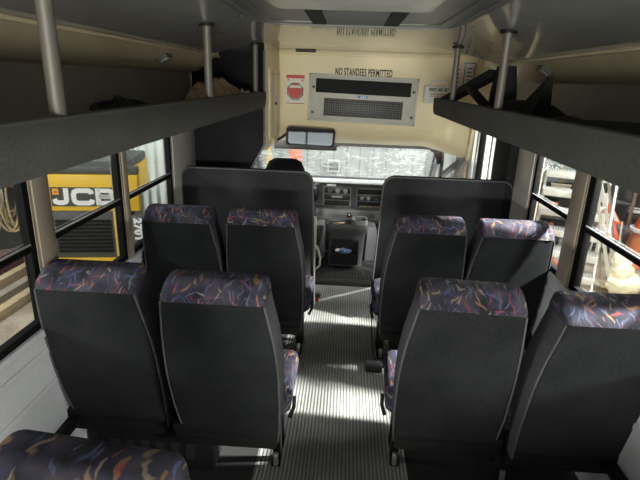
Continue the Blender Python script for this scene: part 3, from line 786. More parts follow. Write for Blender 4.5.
# ------------------------------------------------------------------ driver area
t = thing('driver_seat', 'dark driver seat whose rounded headrest shows over the left screen', 'driver seat', (-.52, 4.0, -.3))
b = MB().loft([[(x, y, z) for x, y in rrect(-w, w, y0, y1, .05, 4)] for z, w, y0, y1 in ((.55, .2, .18, .32), (.65, .25, .14, .32), (.95, .25, .1, .28), (1.12, .22, .1, .26), (1.2, .16, .12, .24))])
b.build('backrest', M['panel'], t, smooth=60)
b = MB().loft([[(x, y, z) for x, y in rrect(-w, w, y0, y1, .05, 4)] for z, w, y0, y1 in ((1.18, .12, .13, .23), (1.22, .165, .11, .25), (1.31, .168, .11, .25), (1.375, .14, .13, .24), (1.40, .09, .15, .22))])
b.build('headrest', M['panel'], t, smooth=60)
MB().loft([[(x, y, z) for x, y in rrect(-w, w, y0, y1, .06, 4)] for z, w, y0, y1 in ((.36, .24, .2, .7), (.4, .26, .18, .74), (.5, .26, .18, .74), (.54, .23, .2, .7))]).build('seat_cushion', M['panel'], t, smooth=60)
MB().box(-.20, .12, .24, .66, .0, .37, .02).build('pedestal', M['black'], t)
MB().loft([[(x, y, z) for x, y in rrect(.275, .325, y0, y1, .02, 3)] for z, y0, y1 in ((.62, .2, .6), (.64, .18, .62), (.68, .18, .62), (.7, .2, .6))]).build('armrest', M['side'], t, smooth=60)
# grey stanchion edge beside the left screen
t = thing('seat_belt_post', 'pale grey post with belt loop just right of the left screen', 'post', (-.222, 3.68, 0))
MB().box(-.018, .018, -.02, .02, 0, .74, .008).build('upright', M['acframe'], t)
MB().tube([(.018, 0, .30), (.05, 0, .33), (.055, 0, .40), (.035, 0, .47), (.018, 0, .5)], .009).build('loop', M['acframe'], t)

# dashboard
DY = 5.0
t = thing('dashboard', 'grey moulded dashboard with vents, radio and heater knobs below the windscreen', 'dashboard', (0, DY, 0))
b = MB(); b.prism([(0, .735), (.02, .745), (.02, .495), (-.05, .485), (-.05, .34), (.06, .26), (.5, .26), (.6, .66), (.3, .70)], 'X', -1.1, 1.1, .012)
b.build('body', M['dash'], t, smooth=30)
b = MB(); b.prism([(.0, .742), (.3, .706), (.6, .668), (.6, .676), (.3, .716), (.0, .752)], 'X', -1.08, 1.08, .003); b.build('top_pad', M['dashtop'], t)
b = MB().prism(rrect(-.345, -.275, .55, .68, .02), 'Y', -.018, .012, .004); b.build('side_vent', M['dkplastic'], t)
b = MB().prism(rrect(-.22, .07, .498, .71, .012), 'Y', -.012, .012, .004); b.build('centre_bezel', M['dashlite'], t)
hp = MB().box(-.208, .058, -.02, -.01, .64, .70, .003).build('heater_panel', M['dkplastic'], t)
for kx in (-.15, -.07, .01):
    MB().cyl((kx, -.04, .67), (kx, -.018, .67), .023, n=20).build('heater_knob', M['knob'] if kx > -.1 else M['dash'], hp)
rd = MB().box(-.208, .058, -.02, -.01, .572, .63, .003).build('radio', M['dkplastic'], t)
MB().box(-.13, -.02, -.023, -.019, .592, .612, .002).build('radio_display', M['knob'], rd)
MB().box(-.205, .055, -.016, -.01, .508, .562, .003).build('cubby', M['acdeep'], t)
MB().box(-.185, -.09, -.006, .004, .712, .73, .002).build('white_label', M['white'], t)
b = MB().prism(rrect(.125, .40, .495, .705, .012), 'Y', -.012, .012, .004); b.build('glove_bezel', M['dashlite'], t)
MB().box(.135, .39, -.016, -.01, .64, .695, .003).build('upper_cubby', M['acdeep'], t)
vp = MB().box(.135, .39, -.018, -.01, .572, .63, .003).build('vent_panel', M['dkplastic'], t)
for kx in (.185, .25, .335): MB().cyl((kx, -.03, .60), (kx, -.016, .60), .019, n=16).build('vent_knob', M['knob'] if kx < .3 else M['dash'], vp)
MB().box(.135, .39, -.016, -.01, .505, .562, .003).build('lower_cubby', M['acdeep'], t)
MB().box(.16, .38, -.018, -.014, .51, .518).build('brass_strip', M['rope'], t)
MB().box(-.29, .40, -.062, -.048, .37, .478, .008).build('knee_panel', M['dashlite'], t)
for kx in (-.24, .30): MB().cyl((kx, -.072, .425), (kx, -.06, .425), .028, n=20).build('outlet', M['dash'], t)
MB().box(.04, .085, -.068, -.06, .40, .45, .003).build('switch', M['dkplastic'], t)
MB().cyl((.062, -.074, .43), (.062, -.066, .43), .008, n=10).build('switch_lamp', M['white'], t)
MB().tube([(-.46, -.10, .62), (-.36, -.2, .715), (-.33, -.2, .735), (-.262, -.2, .778)], [.012, .012, .013, .016]).build('column_lever', M['knob'], t)
# steering wheel
t = thing('steering_wheel', 'dark steering wheel mostly hidden behind the left screen', 'steering wheel', (-.56, 4.84, .60)); t.rotation_euler = (math.radians(62), 0, 0)
pts = [(.19 * math.cos(a), .19 * math.sin(a), 0) for a in [2 * PI * k / 36 for k in range(37)]]
MB().tube(pts, .014, 8).build('rim', M['dkplastic'], t)
MB().cyl((0, 0, -.03), (0, 0, .01), .055, n=20).build('hub', M['dkplastic'], t)
for a in (0, 120, 240):
    a = math.radians(a + 90); MB().bar((.05 * math.cos(a), .05 * math.sin(a), 0), (.185 * math.cos(a), .185 * math.sin(a), 0), .03, .012).build('spoke', M['dkplastic'], t)
MB().cyl((0, 0, -.3), (0, 0, -.02), .03).build('column', M['dkplastic'], t)
MB().tube([(.04, .05, -.06), (.18, .10, -.06), (.27, .14, -.05)], .012).build('shift_lever', M['knob'], t)
# engine cover and centre console
t = thing('engine_cover', 'black rubber covered engine hump on the floor between the front seats', 'engine cover', (.03, 4.5, 0))
b = MB().loft([[(x, y, z) for x, y in rrect(-w, w, y0, y1, .05, 4)] for z, w, y0, y1 in ((-.29, .40, -.41, .44), (.0, .37, -.40, .44), (.03, .34, -.36, .44))])
b.build('hump', M['mat_'], t, smooth=60)
b = MB()
for k in range(22): b.box(-.29 + k * .027, -.277 + k * .027, -.33, -.17, .028, .034)
b.build('mat_ribs', M['mat_'], t)
for s in (-1, 1):
    MB().prism([(s * .20, .03), (s * .36, .03), (s * .30, .38), (s * .215, .38)], 'Y', .16, .40, .01).build('side_fairing', M['dashlite'], t)
t = thing('centre_console', 'dark plastic console with tray, cup holder and open bin', 'console', (.038, 4.5, .032))
b = MB().loft([[(x, y, z) for x, y in rrect(x0, x1, y0, y1, .03, 3)] for z, x0, x1, y0, y1 in ((0, -.16, .16, -.02, .15), (.33, -.175, .18, -.03, .16), (.36, -.195, .20, -.06, .16), (.40, -.20, .205, -.065, .16))])
b.build('pedestal', M['dash'], t, smooth=50)
b = MB().ringplate(rrect(-.20, .205, -.065, .16, .03), rrect(-.175, .04, -.04, .14, .02), .40, .43); b.build('tray_rim', M['dash'], t)
MB().box(-.176, .042, -.04, .14, .40, .404).build('tray_floor', M['dkplastic'], t)
b = MB().ringplate(rrect(.05, .195, -.06, .12, .03), rrect(.068, .178, -.042, .1, .03), .428, .47); b.build('cup_holder', M['dashlite'], t)
MB().box(.065, .18, -.045, .102, .429, .433).build('cup_well', M['acdeep'], t)
b = MB().box(-.135, .115, -.034, -.024, .055, .275, .003); b.build('bin_back', M['acdeep'], t)
b = MB().prism([(-.03, .04), (-.03, .2), (-.115, .2), (-.09, .04)], 'X', -.14, -.128); b.prism([(-.03, .04), (-.03, .27), (-.115, .27), (-.09, .04)], 'X', .108, .12)
b.prism([(-.09, .04), (-.078, .04), (-.100, .16), (-.115, .16)], 'X', -.13, .11); b.box(-.13, .11, -.09, -.03, .04, .05); b.build('open_bin', M['dkplastic'], t)
wr = MB().sphere((.035, 4.435, .20), .04, 2, (1.4, .55, .75), .28, 3).build('wrapper', M['wrap'], None, smooth=10)
tag(wr, 'crumpled blue wrapper lying in the open console bin', 'wrapper')
wr = MB().sphere((-.035, 4.44, .205), .025, 2, (1.2, .6, .7), .2, 4).build('paper_ball', M['white'], None, smooth=10)
tag(wr, 'small crumpled white paper beside the blue wrapper in the console bin', 'paper')
b = MB(); b.bar((-.10, 4.49, .4395), (-.03, 4.55, .4395), .04, .006); b.bar((-.09, 4.54, .444), (.03, 4.58, .444), .025, .006)
tag(b.build('key_tag', M['tan']), 'tan key tags lying in the console tray', 'key')

# ------------------------------------------------------------------ things on the racks
def lump(name, pts, material, label, cat, parent=None, seed=1, jit=.16):
    b = MB()
    for i, (c, r, sc) in enumerate(pts): b.sphere(c, r, 3, sc, jit * .35, seed + i)
    o = b.build(name, material, parent, smooth=70)
    return tag(o, label, cat) if parent is None else o
def crumple(name, cx, cy, z0, sx, sy, h, material, seed, label, cat):
    """a dropped cloth: bumpy height field with skirt on the shelf"""
    rn = random.Random(seed); b = MB(); n = 26
    from mathutils import noise
    g = []
    for j in range(n + 1):
        row = []
        for i in range(n + 1):
            u, v = 2 * i / n - 1, 2 * j / n - 1
            rr = max(abs(u), abs(v)); fall = max(0, 1 - rr ** 3)
            hh = fall * h * (.55 + .9 * (.35 + .5 * noise.noise(Vector((u * 1.6 + seed, v * 1.9, seed * .7)))) + .10 * noise.noise(Vector((u * 3.5 + seed, v * 3.5, 1))))
            k = 1 + .15 * noise.noise(Vector((u * 2, v * 2, seed + 9)))
            row.append(b.bm.verts.new((cx + u * sx * k, cy + v * sy * k, z0 + max(.0, hh))))
        g.append(row)
    for j in range(n):
        for i in range(n): b.bm.faces.new((g[j][i], g[j][i + 1], g[j + 1][i + 1], g[j + 1][i]))
    return tag(b.build(name, material, None, smooth=60), label, cat)
RT = 1.582
crumple('cloth_bundle', -.82, 3.12, RT, .12, .40, .155, M['tan'], 3, 'crumpled tan cloth on the left luggage rack behind the middle pole', 'cloth')
crumple('paper_scrap', -.74, 3.55, RT, .05, .08, .10, M['paper'], 5, 'small crumpled white paper on the left rack near its far end', 'paper')
pts = [(-.80 - .10 * math.cos(a) - .02 * math.cos(3 * a), 1.80 + .15 * math.sin(a), 1.63 + .012 * math.sin(2 * a)) for a in [2 * PI * k / 24 for k in range(25)]]
b = MB().tube(pts, .014, 8)
b.tube([(-.72, 1.62, 1.60), (-.76, 1.68, 1.655), (-.82, 1.76, 1.66), (-.80, 1.88, 1.62), (-.75, 1.92, 1.60)], .016, 8)
tag(b.build('strap_coil', M['blackcloth']), 'black coiled strap lying on the left rack before the tan cloth', 'strap')
# right rack: black strap frame, dark bag, flat black cover
t = thing('luggage_strap', 'black folded strap sloping up from the far end of the right rack', 'strap', (.66, 3.3, RT))
MB().bar((.0, .30, .05), (.16, -.30, .235), .07, .05, up=(0, .3, 1), bev=.008).build('strap', M['blackcloth'], t)
MB().bar((.07, -.10, .16), (.10, -.62, .02), .05, .03, up=(0, .3, 1), bev=.006).build('lower_strap', M['blackcloth'], t)
MB().bar((.09, -.45, .055), (.11, -.66, .035), .03, .035, up=(0, .3, 1), bev=.004).build('red_tab', M['red'], t)
t = thing('shoulder_bag', 'black bag with a pointed flap on the right rack behind the pole', 'bag', (.86, 2.55, RT))
MB().loft([[(x, y, z) for x, y in rrect(-w, w, -l, l, .05, 4)] for z, w, l in ((0, .13, .22), (.05, .14, .22), (.09, .10, .15), (.105, .06, .08))]).build('body', M['blackcloth'], t, smooth=60)
MB().loft([[(-.10, -.30, .0), (.02, -.30, .0), (.02, .05, .0), (-.10, .05, .0)], [(-.06, -.33, .10), (.0, -.33, .10), (.0, -.16, .10), (-.06, -.16, .10)], [(-.03, -.35, .215), (-.015, -.35, .215), (-.015, -.335, .215), (-.03, -.335, .215)]]).build('flap', M['blackcloth'], t)
MB().loft([[(x, y, z) for x, y in rrect(-.07, -.0, y0, y1, .02, 3)] for z, y0, y1 in ((.0, .1, .42), (.14, .12, .4), (.27, .18, .33))]).build('side_pocket', M['partition'], t, smooth=60)
t = crumple('folded_cover', .86, 1.7, RT, .17, .45, .07, M['blackcloth'], 8, 'flat folded black cover lying along the right luggage rack', 'cover')

# ------------------------------------------------------------------ outside: shed floor and walls
GZ = -.75
struct(MB().box(-9, 9, -4, 10, GZ - .05, GZ).build('floor_outside', M['dirt']), 'bare sandy shed floor around the bus', 'ground')
struct(MB().box(-9, 9, 9.0, 9.1, GZ, 4.2).build('wall_shed_front', M['shed']), 'grey panel wall ahead of the bus', 'wall')
struct(MB().box(-7.6, -7.5, -4, 9, GZ, 4.2).build('wall_shed_left', M['shedside']), 'dim shed wall left of the bus', 'wall')
struct(MB().box(7.9, 8.0, -4, 9, GZ, 4.2).build('wall_shed_right', M['shedside']), 'dim shed wall right of the bus', 'wall')

# compact loader, its rear towards the bus
C = Vector((-2.638, 4.745, .56)); ang = math.radians(10)
ld = thing('track_loader', 'yellow and black compact loader with white logo on its rear, outside left', 'loader', (C.x, C.y, GZ), ang)
Z0 = C.z - GZ                   # logo centre height in local space
S = .0096
def lx(u): return (u - 85) * S
def lz(v): return Z0 + (195 - v) * .0102
b = MB().box(lx(42), lx(140), 0, .09, lz(212), lz(175), .012); b.box(lx(50), lx(120), .08, 1.4, lz(212), lz(178), .03); b.build('hood', M['yellow'], ld)
b = MB().box(lx(43), lx(140), .02, .11, lz(175), lz(167), .015); b.box(lx(50), lx(120), .1, 1.3, lz(178), lz(168), .02); b.build('engine_deck', M['machgrey'], ld)
dc = MB().box(lx(50.5), lx(119), -.004, 0, lz(207), lz(187.5), 0).build('decal', M['logogrey'], ld)
# letters: J, C, B as wide strokes
def P2(lst): return [(lx(u), lz(v)) for u, v in lst]
w_ = .048
lt = MB()
lt.ribbon(P2([(66.2, 188.5), (66.2, 200), (65, 202.4), (62.5, 203.2), (57.5, 203.2), (55.2, 202.2), (54, 199.5)]), w_, .004)
b = lt
b.ribbon(P2([(92, 194.2), (91.4, 192), (89, 190.8), (78, 190.8), (74.8, 192.2), (73.8, 194.5), (73.8, 200), (74.8, 202.4), (78, 203.6), (89, 203.6), (91.6, 202.4), (92.4, 200)]), w_, .004)
b.ribbon(P2([(98.4, 188.5), (98.4, 205.8)]), w_, .004)
b.ribbon(P2([(98.4, 190.8), (110, 190.8), (112.6, 191.8), (112.8, 194.5), (110.6, 196.8), (98.4, 197)]), w_ * .9, .004)
b.ribbon(P2([(98.4, 197), (111, 197), (114, 198.6), (114.4, 201), (112.6, 203.2), (98.4, 203.6)]), w_ * .9, .004)
o = lt.build('letters', M['logowhite'], dc); o.location = (0, -.004, 0)
MB().box(lx(53), lx(58.8), -.008, -.004, lz(195), lz(189), 0).build('logo_square', M['orange'], dc)
MB().box(lx(54.3), lx(57.4), -.0095, -.008, lz(193), lz(191), 0).build('logo_square_mark', M['red'], dc)
gp = MB().box(lx(44), lx(112), .0, 1.3, lz(262), lz(212), .008).build('rear_door', M['machgrey'], ld)
b = MB()
for k in range(9): b.prism([(-.022, lz(222 + k * 4)), (0, lz(221 + k * 4)), (0, lz(224.2 + k * 4)), (-.016, lz(223.6 + k * 4))], 'X', lx(52), lx(109))
b.build('louvre_slats', M['black'], gp)
MB().box(lx(112), lx(116), -.012, .5, lz(262), lz(212), .006).build('door_edge', M['yellow'], ld)
MB().box(lx(44), lx(118), -.014, .5, lz(266), lz(262), .006).build('lower_strip', M['yellow'], ld)
MB().box(lx(116), lx(131), .02, .12, lz(330), lz(212), .01).build('side_frame', M['black'], ld)
sp = MB().box(lx(131), lx(143), -.03, .1, lz(262), lz(216), .01).build('side_panel', M['machgrey'], ld)
text_mesh('lettering', '270T', .105, M['logowhite'], sp, Matrix.Translation((lx(137.2), -.033, lz(231))) @ Matrix.Rotation(PI / 2, 4, 'Y'), bold=.006, sx=1.05, spacing=1.12)
MB().box(lx(60), lx(140), .0, 1.2, .25, lz(266), .02).build('chassis', M['machgrey'], ld)
for a, c in ((lx(28), lx(58)), (lx(128), lx(165))):
    MB().prism(rrect(-.03, 1.55, 0, .62, .28, 5), 'X', a, c, .02).build('track', M['track'], ld)
# silver sheet over something behind the loader, white hanging sheet
b = MB(); n = 12; from mathutils import noise
g = [[b.bm.verts.new((-3.75 + i * .12, 6.75 + j * .09 + .42 * i * .12, GZ + 1.25 + .42 * math.sin(PI * j / n) + .12 * noise.noise(Vector((i * .5, j * .5, 2))))) for j in range(n + 1)] for i in range(n + 1)]
for i in range(n):
    for j in range(n): b.bm.faces.new((g[i][j], g[i + 1][j], g[i + 1][j + 1], g[i][j + 1]))
for i in range(n): 
    v0, v1 = g[i][0], g[i + 1][0]
    b.bm.faces.new((v0, v1, b.bm.verts.new((v1.co.x, v1.co.y - .03, GZ)), b.bm.verts.new((v0.co.x, v0.co.y - .03, GZ))))
tag(b.build('silver_sheet', M['foil'], None, smooth=20), 'crinkled silver plastic sheet behind the yellow loader', 'plastic sheet')
b = MB(); pts = []
for i in range(25): pts.append((-2.95 + i * .023, 6.72 + .03 * math.sin(i * 1.3) + i * .008))
b.prism(pts + [(p[0], p[1] + .012) for p in pts[::-1]], 'Z', GZ, 2.2)
tag(b.build('plastic_curtain', M['sheet'], None, smooth=60), 'white hanging plastic curtain strip right of the loader', 'curtain')
b = MB()
for k in range(3): b.tube([(-3.24 + k * .07, 6.66, 2.0), (-3.23 + k * .07, 6.62, 1.4), (-3.19 + k * .06, 6.65, .9), (-3.22 + k * .05, 6.6, GZ)], .02)
tag(b.build('hose_bundle', M['rubber']), 'black hoses hanging between loader and white curtain', 'hose')

# timber, beam and hung ropes outside the near left window
def plank(x0, y0, x1, y1, w, h, z, m, lab, grp, name='timber_plank', cat='plank'):
    o = MB().bar((x0, y0, z + h / 2), (x1, y1, z + h / 2), w, h, bev=.004).build(name, m)
    return tag(o, lab, cat, grp)
plank(-3.58, 3.2, -3.55, 5.65, .11, .10, GZ, M['timber'], 'pale new timber plank nearest the bus on the sandy floor', 'planks on the floor')
plank(-3.80, 3.3, -3.75, 5.85, .11, .12, GZ, M['oldwood'], 'greyed timber plank second from the bus', 'planks on the floor')
plank(-4.00, 3.5, -3.96, 6.0, .10, .17, GZ, M['timber'], 'pale timber plank third from the bus, below the red beam', 'planks on the floor')
plank(-4.25, 3.5, -4.18, 5.75, .14, .30, GZ, M['redsteel'], 'dark red steel beam lying behind the planks', None, 'steel_beam', 'beam')
ang2 = math.atan2(.48, .877)
rk = thing('storage_rack', 'grey upright rack with ribbed side hung with ropes, outside left', 'rack', (-4.75, 6.0, GZ), ang2)
for x in (-1.1, .72): MB().box(x, x + .07, 0, .07, 0, 2.9, .005).build('upright', M['galv'], rk)
b = MB().bar((.30, -.02, 2.1), (.64, -.06, .2), .14, .03, up=(0, 1, 0)); b.build('slanted_panel', M['galv'], rk)
b = MB()
for k in range(30): q = k / 30; b.box(.31 + .34 * q - .045, .31 + .34 * q + .045, -.05 - .04 * q, -.03 - .04 * q, 2.03 - 1.9 * q, 2.06 - 1.9 * q)
b.build('ribbing', M['machgrey'], rk)
for z in (1.0, 1.75, 2.5): MB().box(-1.1, .70, .05, .5, z, z + .04, .004).build('shelf', M['oldwood'], rk)
MB().box(-1.1, .7, .5, .52, 0, 2.8).build('back_sheet', M['machgrey'], rk)
for k, (m_, n_, lab) in enumerate((('rope', 8, 'coil of tan rope hanging on the outside rack, nearest the ribbed panel'), ('cable', 7, 'coil of grey cable hanging on the outside rack, left of the tan rope'), ('rope', 4, 'coil of tan rope hanging at the far left of the outside rack'))):
    b = MB(); rn = random.Random(k)
    for q in range(n_):
        a, h, dx = rn.uniform(.07, .14), rn.uniform(.22, .42), rn.uniform(-.07, .07)
        b.tube([(dx + a * math.sin(w), -.05 - .03 * q, -h + h * math.cos(w)) for w in [2 * PI * j / 20 for j in range(21)]], .014, 6)
    o = b.build('rope_coil' if m_ == 'rope' else 'cable_coil', M[m_]); o.location = Vector((-4.75, 6.0, GZ + 1.28 - .05 * k)) + Matrix.Rotation(ang2, 3, 'Z') @ Vector((.34 - .24 * k, -.06, 0)); o.rotation_euler = (0, 0, ang2)
    tag(o, lab, 'rope' if m_ == 'rope' else 'cable', 'coils on the outside rack')

# steel steps outside right
st = thing('mobile_steps', 'pale galvanised steel steps with perforated treads outside the right windows', 'steps', (2.72, 5.85, GZ), -math.radians(25))
NS = 8
for k in range(NS):
    z = .30 + .225 * k; y = .17 * k
    tr = MB().box(-.38, .38, y, y + .22, z, z + .012).build('tread', M['perf'], st)
    MB().box(-.38, .38, y - .006, y + .006, z - .07, z + .014, .003).build('nosing', M['galv'], tr)
for s in (-1, 1):
    MB().bar((s * .39, .05, .0), (s * .39, .17 * NS + .05, .225 * NS + .1), .025, .05, up=(0, 0, 1)).build('stringer', M['galv'], st)
    MB().tube([(s * .43, .0, .9), (s * .43, .17 * NS, .225 * NS + .9), (s * .43, .17 * NS + .4, .225 * NS + .9), (s * .43, .17 * NS + .4, 0)], .016, 10).build('handrail', M['galv'], st)
# stepladder
sl = thing('stepladder', 'pale metal stepladder standing open outside the nearer right window', 'ladder', (3.46, 5.98, GZ), -math.radians(28))
def lp(p): return Matrix.Rotation(math.radians(28), 3, 'Z') @ (Vector(p) - Vector((3.46, 5.98, GZ)))
for a, c in (((3.66, 6.10, GZ), (2.95, 6.02, 1.02)), ((3.50, 6.02, GZ), (2.90, 5.98, .98))): MB().bar(lp(a), lp(c), .05, .035, up=(1, 0, 0)).build('front_rail', M['galv'], sl)
for a, c in (((3.86, 6.62, GZ), (3.10, 6.06, 1.02)), ((3.62, 6.56, GZ), (2.99, 6.04, 1.0))): MB().bar(lp(a), lp(c), .035, .03, up=(1, 0, 0)).build('rear_rail', M['steel'], sl)
for q in (.12, .38, .64, .88):
    a = Vector((3.66, 6.10, GZ)).lerp(Vector((2.95, 6.02, 1.02)), q); c = Vector((3.50, 6.02, GZ)).lerp(Vector((2.90, 5.98, .98)), q)
    MB().bar(lp(a), lp(c), .06, .02).build('step', M['galv'], sl)
# folded red and white warning signs
for k, (x, y, z, tilt, lab) in enumerate(((3.66, 6.86, .53, 18, 'red and white folded warning triangle behind the stepladder, left one'), (3.86, 7.05, .66, -14, 'red and white folded warning triangle behind the stepladder, right one'))):
    t = thing('warning_triangle', lab, 'warning sign', (x, y, GZ), -math.radians(28), 'folded warning signs')
    o = MB().prism([(-.19, z), (.19, z), (0, z + .34)], 'Y', 0, .015).build('red_face', M['cone'], t); o.rotation_euler = (0, math.radians(tilt * .3), 0)
    MB().prism([(-.10, z + .05), (.10, z + .05), (0, z + .22)], 'Y', -.008, 0).build('white_face', M['reflect'], t)
    for lx_ in (-.2, .2): MB().bar((lx_, .02, 0), (lx_ * .7, .02, z + .05), .025, .025, up=(0, 1, 0)).build('leg', M['galv'], t)
# cone on the far ground, red container, sack
t = thing('traffic_cone', 'tall orange traffic cone with faded lower half, far right outside', 'traffic cone', (4.60, 7.30, GZ))
MB().box(-.32, .32, -.32, .32, 0, .05, .015).build('base', M['terra'], t)
MB().cyl((0, 0, .04), (0, 0, .52), .30, .23, 24).build('lower_body', M['terra'], t)
MB().cyl((0, 0, .50), (0, 0, .545), .27, .27, 24).build('collar', M['reflect'], t)
MB().cyl((0, 0, .53), (0, 0, 1.35), .215, .06, 24).build('upper_body', M['cone'], t)
t = thing('fuel_can', 'red plastic can with a pale printed panel below the cone, outside right', 'container', (4.02, 5.85, GZ), -math.radians(28))
MB().box(-.20, .20, -.13, .13, 0, .40, .04, 3).build('body', M['red'], t)
MB().box(-.17, .17, -.134, -.128, .12, .30, .002).build('pale_panel', M['terra'], t)
b = MB()
for k in range(4): b.box(-.14, .12 - .03 * (k % 2), -.137, -.133, .15 + k * .035, .162 + k * .035)
b.build('panel_print', M['reflect'], t)
MB().tube([(-.12, 0, .39), (-.11, 0, .45), (.06, 0, .45), (.08, 0, .39)], .018).build('handle', M['red'], t)
MB().cyl((.14, 0, .39), (.14, 0, .45), .035).build('cap', M['black'], t)
lump('plastic_sack', [((3.62, 6.04, GZ + .15), .22, (1.1, .7, .72)), ((3.56, 6.02, GZ + .32), .15, (.9, .6, 1.1)), ((3.48, 6.0, GZ + .47), .08, (.8, .6, 1.4)), ((3.72, 6.08, GZ + .12), .14, (1.0, .7, .8))], M['sack'], 'crumpled cream plastic sack on the ground by the stepladder foot', 'sack', seed=20, jit=.5)
# bars and clutter stored along the right shed wall
rk = thing('pipe_rack', 'dark rack stacked with rusty bars beyond the cones, outside right', 'rack', (5.75, 7.55, GZ), -math.radians(30))
for x in (-1.5, 0, 1.5): MB().box(x, x + .07, 0, .07, 0, 2.4).build('upright', M['machgrey'], rk)
for z in (.5, 1.05, 1.6): MB().box(-1.6, 1.7, .0, .5, z, z + .05).build('arm', M['machgrey'], rk)
MB().box(-1.6, 1.7, .52, .55, 0, 2.4).build('back_sheet', M['rust'], rk)
R3 = Matrix.Rotation(-math.radians(30), 3, 'Z')
for k in range(9):
    z = (.55, 1.10, 1.65)[k % 3] + .04; dy = .08 + .12 * (k // 3)
    b = MB().cyl((-1.7 + .1 * (k % 2), 0, 0), (1.8, .0, .0), .03 + .006 * (k % 3), n=10)
    o = b.build('steel_bar', M['rust'] if k % 2 else M['galv']); o.location = Vector((5.75, 7.55, GZ + z)) + R3 @ Vector((0, dy, 0)); o.rotation_euler = (0, 0, -math.radians(30))
    tag(o, 'long round steel bar stored on the dark rack outside right', 'bar', 'steel bars on the rack')
# yellow coil, red cone behind the steps
t = thing('small_cone', 'small red cone standing behind the perforated steps', 'traffic cone', (3.05, 7.1, GZ))
MB().box(-.18, .18, -.18, .18, 0, .04, .01).build('base', M['cone'], t); MB().cyl((0, 0, .03), (0, 0, .62), .15, .03, 20).build('body', M['terra'], t)
t = thing('parts_shelf', 'dark low shelf unit loaded with odds and ends behind the steps', 'shelf', (3.25, 8.1, GZ), -math.radians(22))
MB().box(-1.3, 1.3, .36, .38, .0, 1.2).build('back_sheet', M['machgrey'], t)
for z in (.08, .45, .82, 1.16): MB().box(-1.3, 1.3, -.02, .36, z, z + .035, .004).build('shelf', M['machgrey'], t)
for x in (-1.3, -.02, 1.26): MB().box(x, x + .05, -.03, .02, 0, 1.2, .004).build('upright', M['rust'], t)
R4 = Matrix.Rotation(-math.radians(22), 3, 'Z')
def on_shelf(x, y, z): return Vector((3.25, 8.1, GZ + z)) + R4 @ Vector((x, y, 0))
o = lump('yellow_bundle', [((0, 0, .08), .10, (1.3, .8, .7)), ((.15, 0, .06), .08, (1, 1, .8))], M['yellow'], 'small yellow bundle on the shelf seen between two treads', 'bundle', seed=31); o.location = on_shelf(-.35, .1, .855)
for k, (x, z, w_, h_, m_, nm, lab) in enumerate(((-1.05, .855, .30, .22, 'acframe', 'parts_crate', 'grey crate at the left end of the shelf behind the steps'), (.25, .855, .28, .18, 'oldwood', 'parts_crate', 'brown wooden crate on the shelf right of the yellow bundle'),
                                          (-.7, .485, .34, .2, 'rust', 'parts_crate', 'rusty crate on the middle level of the shelf behind the steps'), (.1, .485, .3, .24, 'terra', 'parts_crate', 'orange crate on the middle level of the shelf behind the steps'))):
    b = MB().box(-w_ / 2, w_ / 2, 0, .26, 0, h_, .01); b.box(-w_ / 2 - .01, w_ / 2 + .01, -.01, .27, h_ - .03, h_, .005)
    o = b.build(nm, M[m_]); o.location = on_shelf(x, .02, z); o.rotation_euler = (0, 0, -math.radians(22)); tag(o, lab, 'crate', 'crates on the shelf behind the steps')
b = MB(); n = 12
g = [[b.bm.verts.new((-1.1 + i * .11, j * .03, .22 * math.sin(PI * j / n) * (.5 + .5 * math.sin(PI * i / n)) + .06 * noise.noise(Vector((i * .6, j * .5, 7))) * math.sin(PI * j / n))) for j in range(n + 1)] for i in range(n + 1)]
for i in range(n):
    for j in range(n): b.bm.faces.new((g[i][j], g[i + 1][j], g[i + 1][j + 1], g[i][j + 1]))
o = b.build('foil_sheet', M['foil'], None, smooth=20); o.location = on_shelf(0, 0, 1.20); o.rotation_euler = (0, 0, -math.radians(22))
tag(o, 'crinkled silver sheet heaped on the shelf top behind the upper treads', 'plastic sheet')

# beyond the windscreen
t = thing('red_sign', 'red rectangular sign on the grey wall seen through the windscreen', 'sign', (-.93, 8.98, .45))
MB().box(-.12, .12, -.02, 0, -.14, .14, .004).build('plate', M['cone'], t); MB().box(-.08, .08, -.024, -.02, -.02, .02).build('band', M['terra'], t)
t = thing('marker_post', 'yellow post by the wall at the left of the windscreen', 'post', (-1.37, 8.6, GZ))
MB().cyl((0, 0, .03), (0, 0, 1.40), .045).build('shaft', M['yellow'], t); MB().cyl((0, 0, 0), (0, 0, .04), .16).build('foot', M['black'], t)
t = thing('junction_box', 'small grey box fixed to the wall ahead, seen through the windscreen', 'box', (-.22, 8.99, .28))
MB().box(-.11, .11, -.1, 0, -.12, .10, .01).build('casing', M['acframe'], t); MB().box(-.09, .09, -.106, -.1, -.09, .07, .004).build('lid', M['machgrey'], t)
t = thing('gas_cylinder', 'pale blue cylinder standing by the wall, left in the windscreen', 'cylinder', (-1.05, 8.4, GZ))
MB().cyl((0, 0, 0), (0, 0, .85), .13, n=20).build('body', M['teal'], t); MB().sphere((0, 0, .85), .13, 2, (1, 1, .6)).build('shoulder', M['teal'], t); MB().cyl((0, 0, .9), (0, 0, 1.02), .04).build('valve', M['steel'], t)

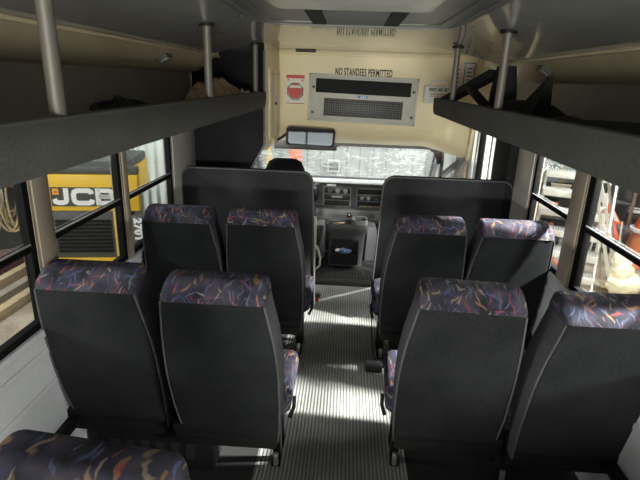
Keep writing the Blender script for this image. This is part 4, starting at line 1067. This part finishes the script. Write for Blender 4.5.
# ------------------------------------------------------------------ light
def area(name, loc, tgt, size, power, col=(1, 1, 1)):
    l = bpy.data.lights.new(name, 'AREA'); l.energy = power; l.size = size; l.color = col; l.shape = 'DISK'
    o = bpy.data.objects.new(name, l); COL.objects.link(o); o.location = loc
    o.rotation_euler = (Vector(tgt) - Vector(loc)).to_track_quat('-Z', 'Y').to_euler(); return o
l = bpy.data.lights.new('shed_lamp_right', 'SPOT'); l.energy = 8800; l.spot_size = math.radians(62); l.spot_blend = .5; l.shadow_soft_size = .22; l.color = (1, .97, .92)
o = bpy.data.objects.new('shed_lamp_right', l); COL.objects.link(o); o.location = (4.4, 1.85, 3.85)
o.rotation_euler = (Vector((.5, 1.9, .6)) - o.location).to_track_quat('-Z', 'Y').to_euler()
area('shed_lamp_left', (-4.6, 1.6, 4.4), (-2.2, 4.4, .2), .8, 150, (1, .96, .90))
area('shed_lamp_door', (3.3, 5.6, 2.4), (.9, 4.7, 1.2), .6, 110, (1, .98, .94))
area('fill_light_yard', (4.6, 3.8, 4.6), (3.6, 6.8, -.5), 1.0, 330, (1, .98, .94))  # added fill for the steps and clutter outside right
area('fill_light_rear_left', (-4.4, -1.5, 2.35), (.4, 2.6, .8), .9, 130, (1, .97, .92))  # added fill, brightens the right seat backs through the left windows
area('fill_light_rear_right', (4.4, -1.5, 2.35), (-.4, 2.6, .8), .9, 220, (1, .97, .92))  # added fill, brightens the left seat backs through the right windows
rl = area('fill_light_rear', (0, -2.7, 1.30), (0, 2.0, 1.6), 1.5, 140, (1, .95, .87))  # unseen fill added behind the rear window for seat backs and bulkhead
rl.data.shape = 'RECTANGLE'; rl.data.size_y = .25
w = bpy.data.worlds.new('shed_air'); scene.world = w; w.use_nodes = True
bg = w.node_tree.nodes['Background']; bg.inputs[0].default_value = (.93, .97, 1, 1); bg.inputs[1].default_value = .75

# ------------------------------------------------------------------ camera
cam = bpy.data.cameras.new('camera'); cam.lens = 490 / 640 * 36; cam.sensor_width = 36; cam.clip_start = .02
co = bpy.data.objects.new('camera', cam); COL.objects.link(co)
def unit(v): return Vector(v).normalized()
fw = unit((350 - 320, 81 - 240, 490)); hz = Vector((math.cos(math.radians(2)), math.sin(math.radians(2)), 0))
dn = unit(fw.cross(hz)); dn = dn if dn.y > 0 else -dn
rt = dn.cross(fw); rt = rt if rt.x > 0 else -rt
cx = Vector((rt.x, fw.x, -dn.x)); cdn = Vector((rt.y, fw.y, -dn.y)); cf = Vector((rt.z, fw.z, -dn.z))
mw = Matrix.Identity(4)
for i in range(3): mw[i][0] = cx[i]; mw[i][1] = -cdn[i]; mw[i][2] = -cf[i]
mw.translation = (0, 0, 1.75); co.matrix_world = mw
scene.camera = co
scene.view_settings.view_transform = 'Standard'
scene.view_settings.look = 'None'
scene.view_settings.exposure = 0.55
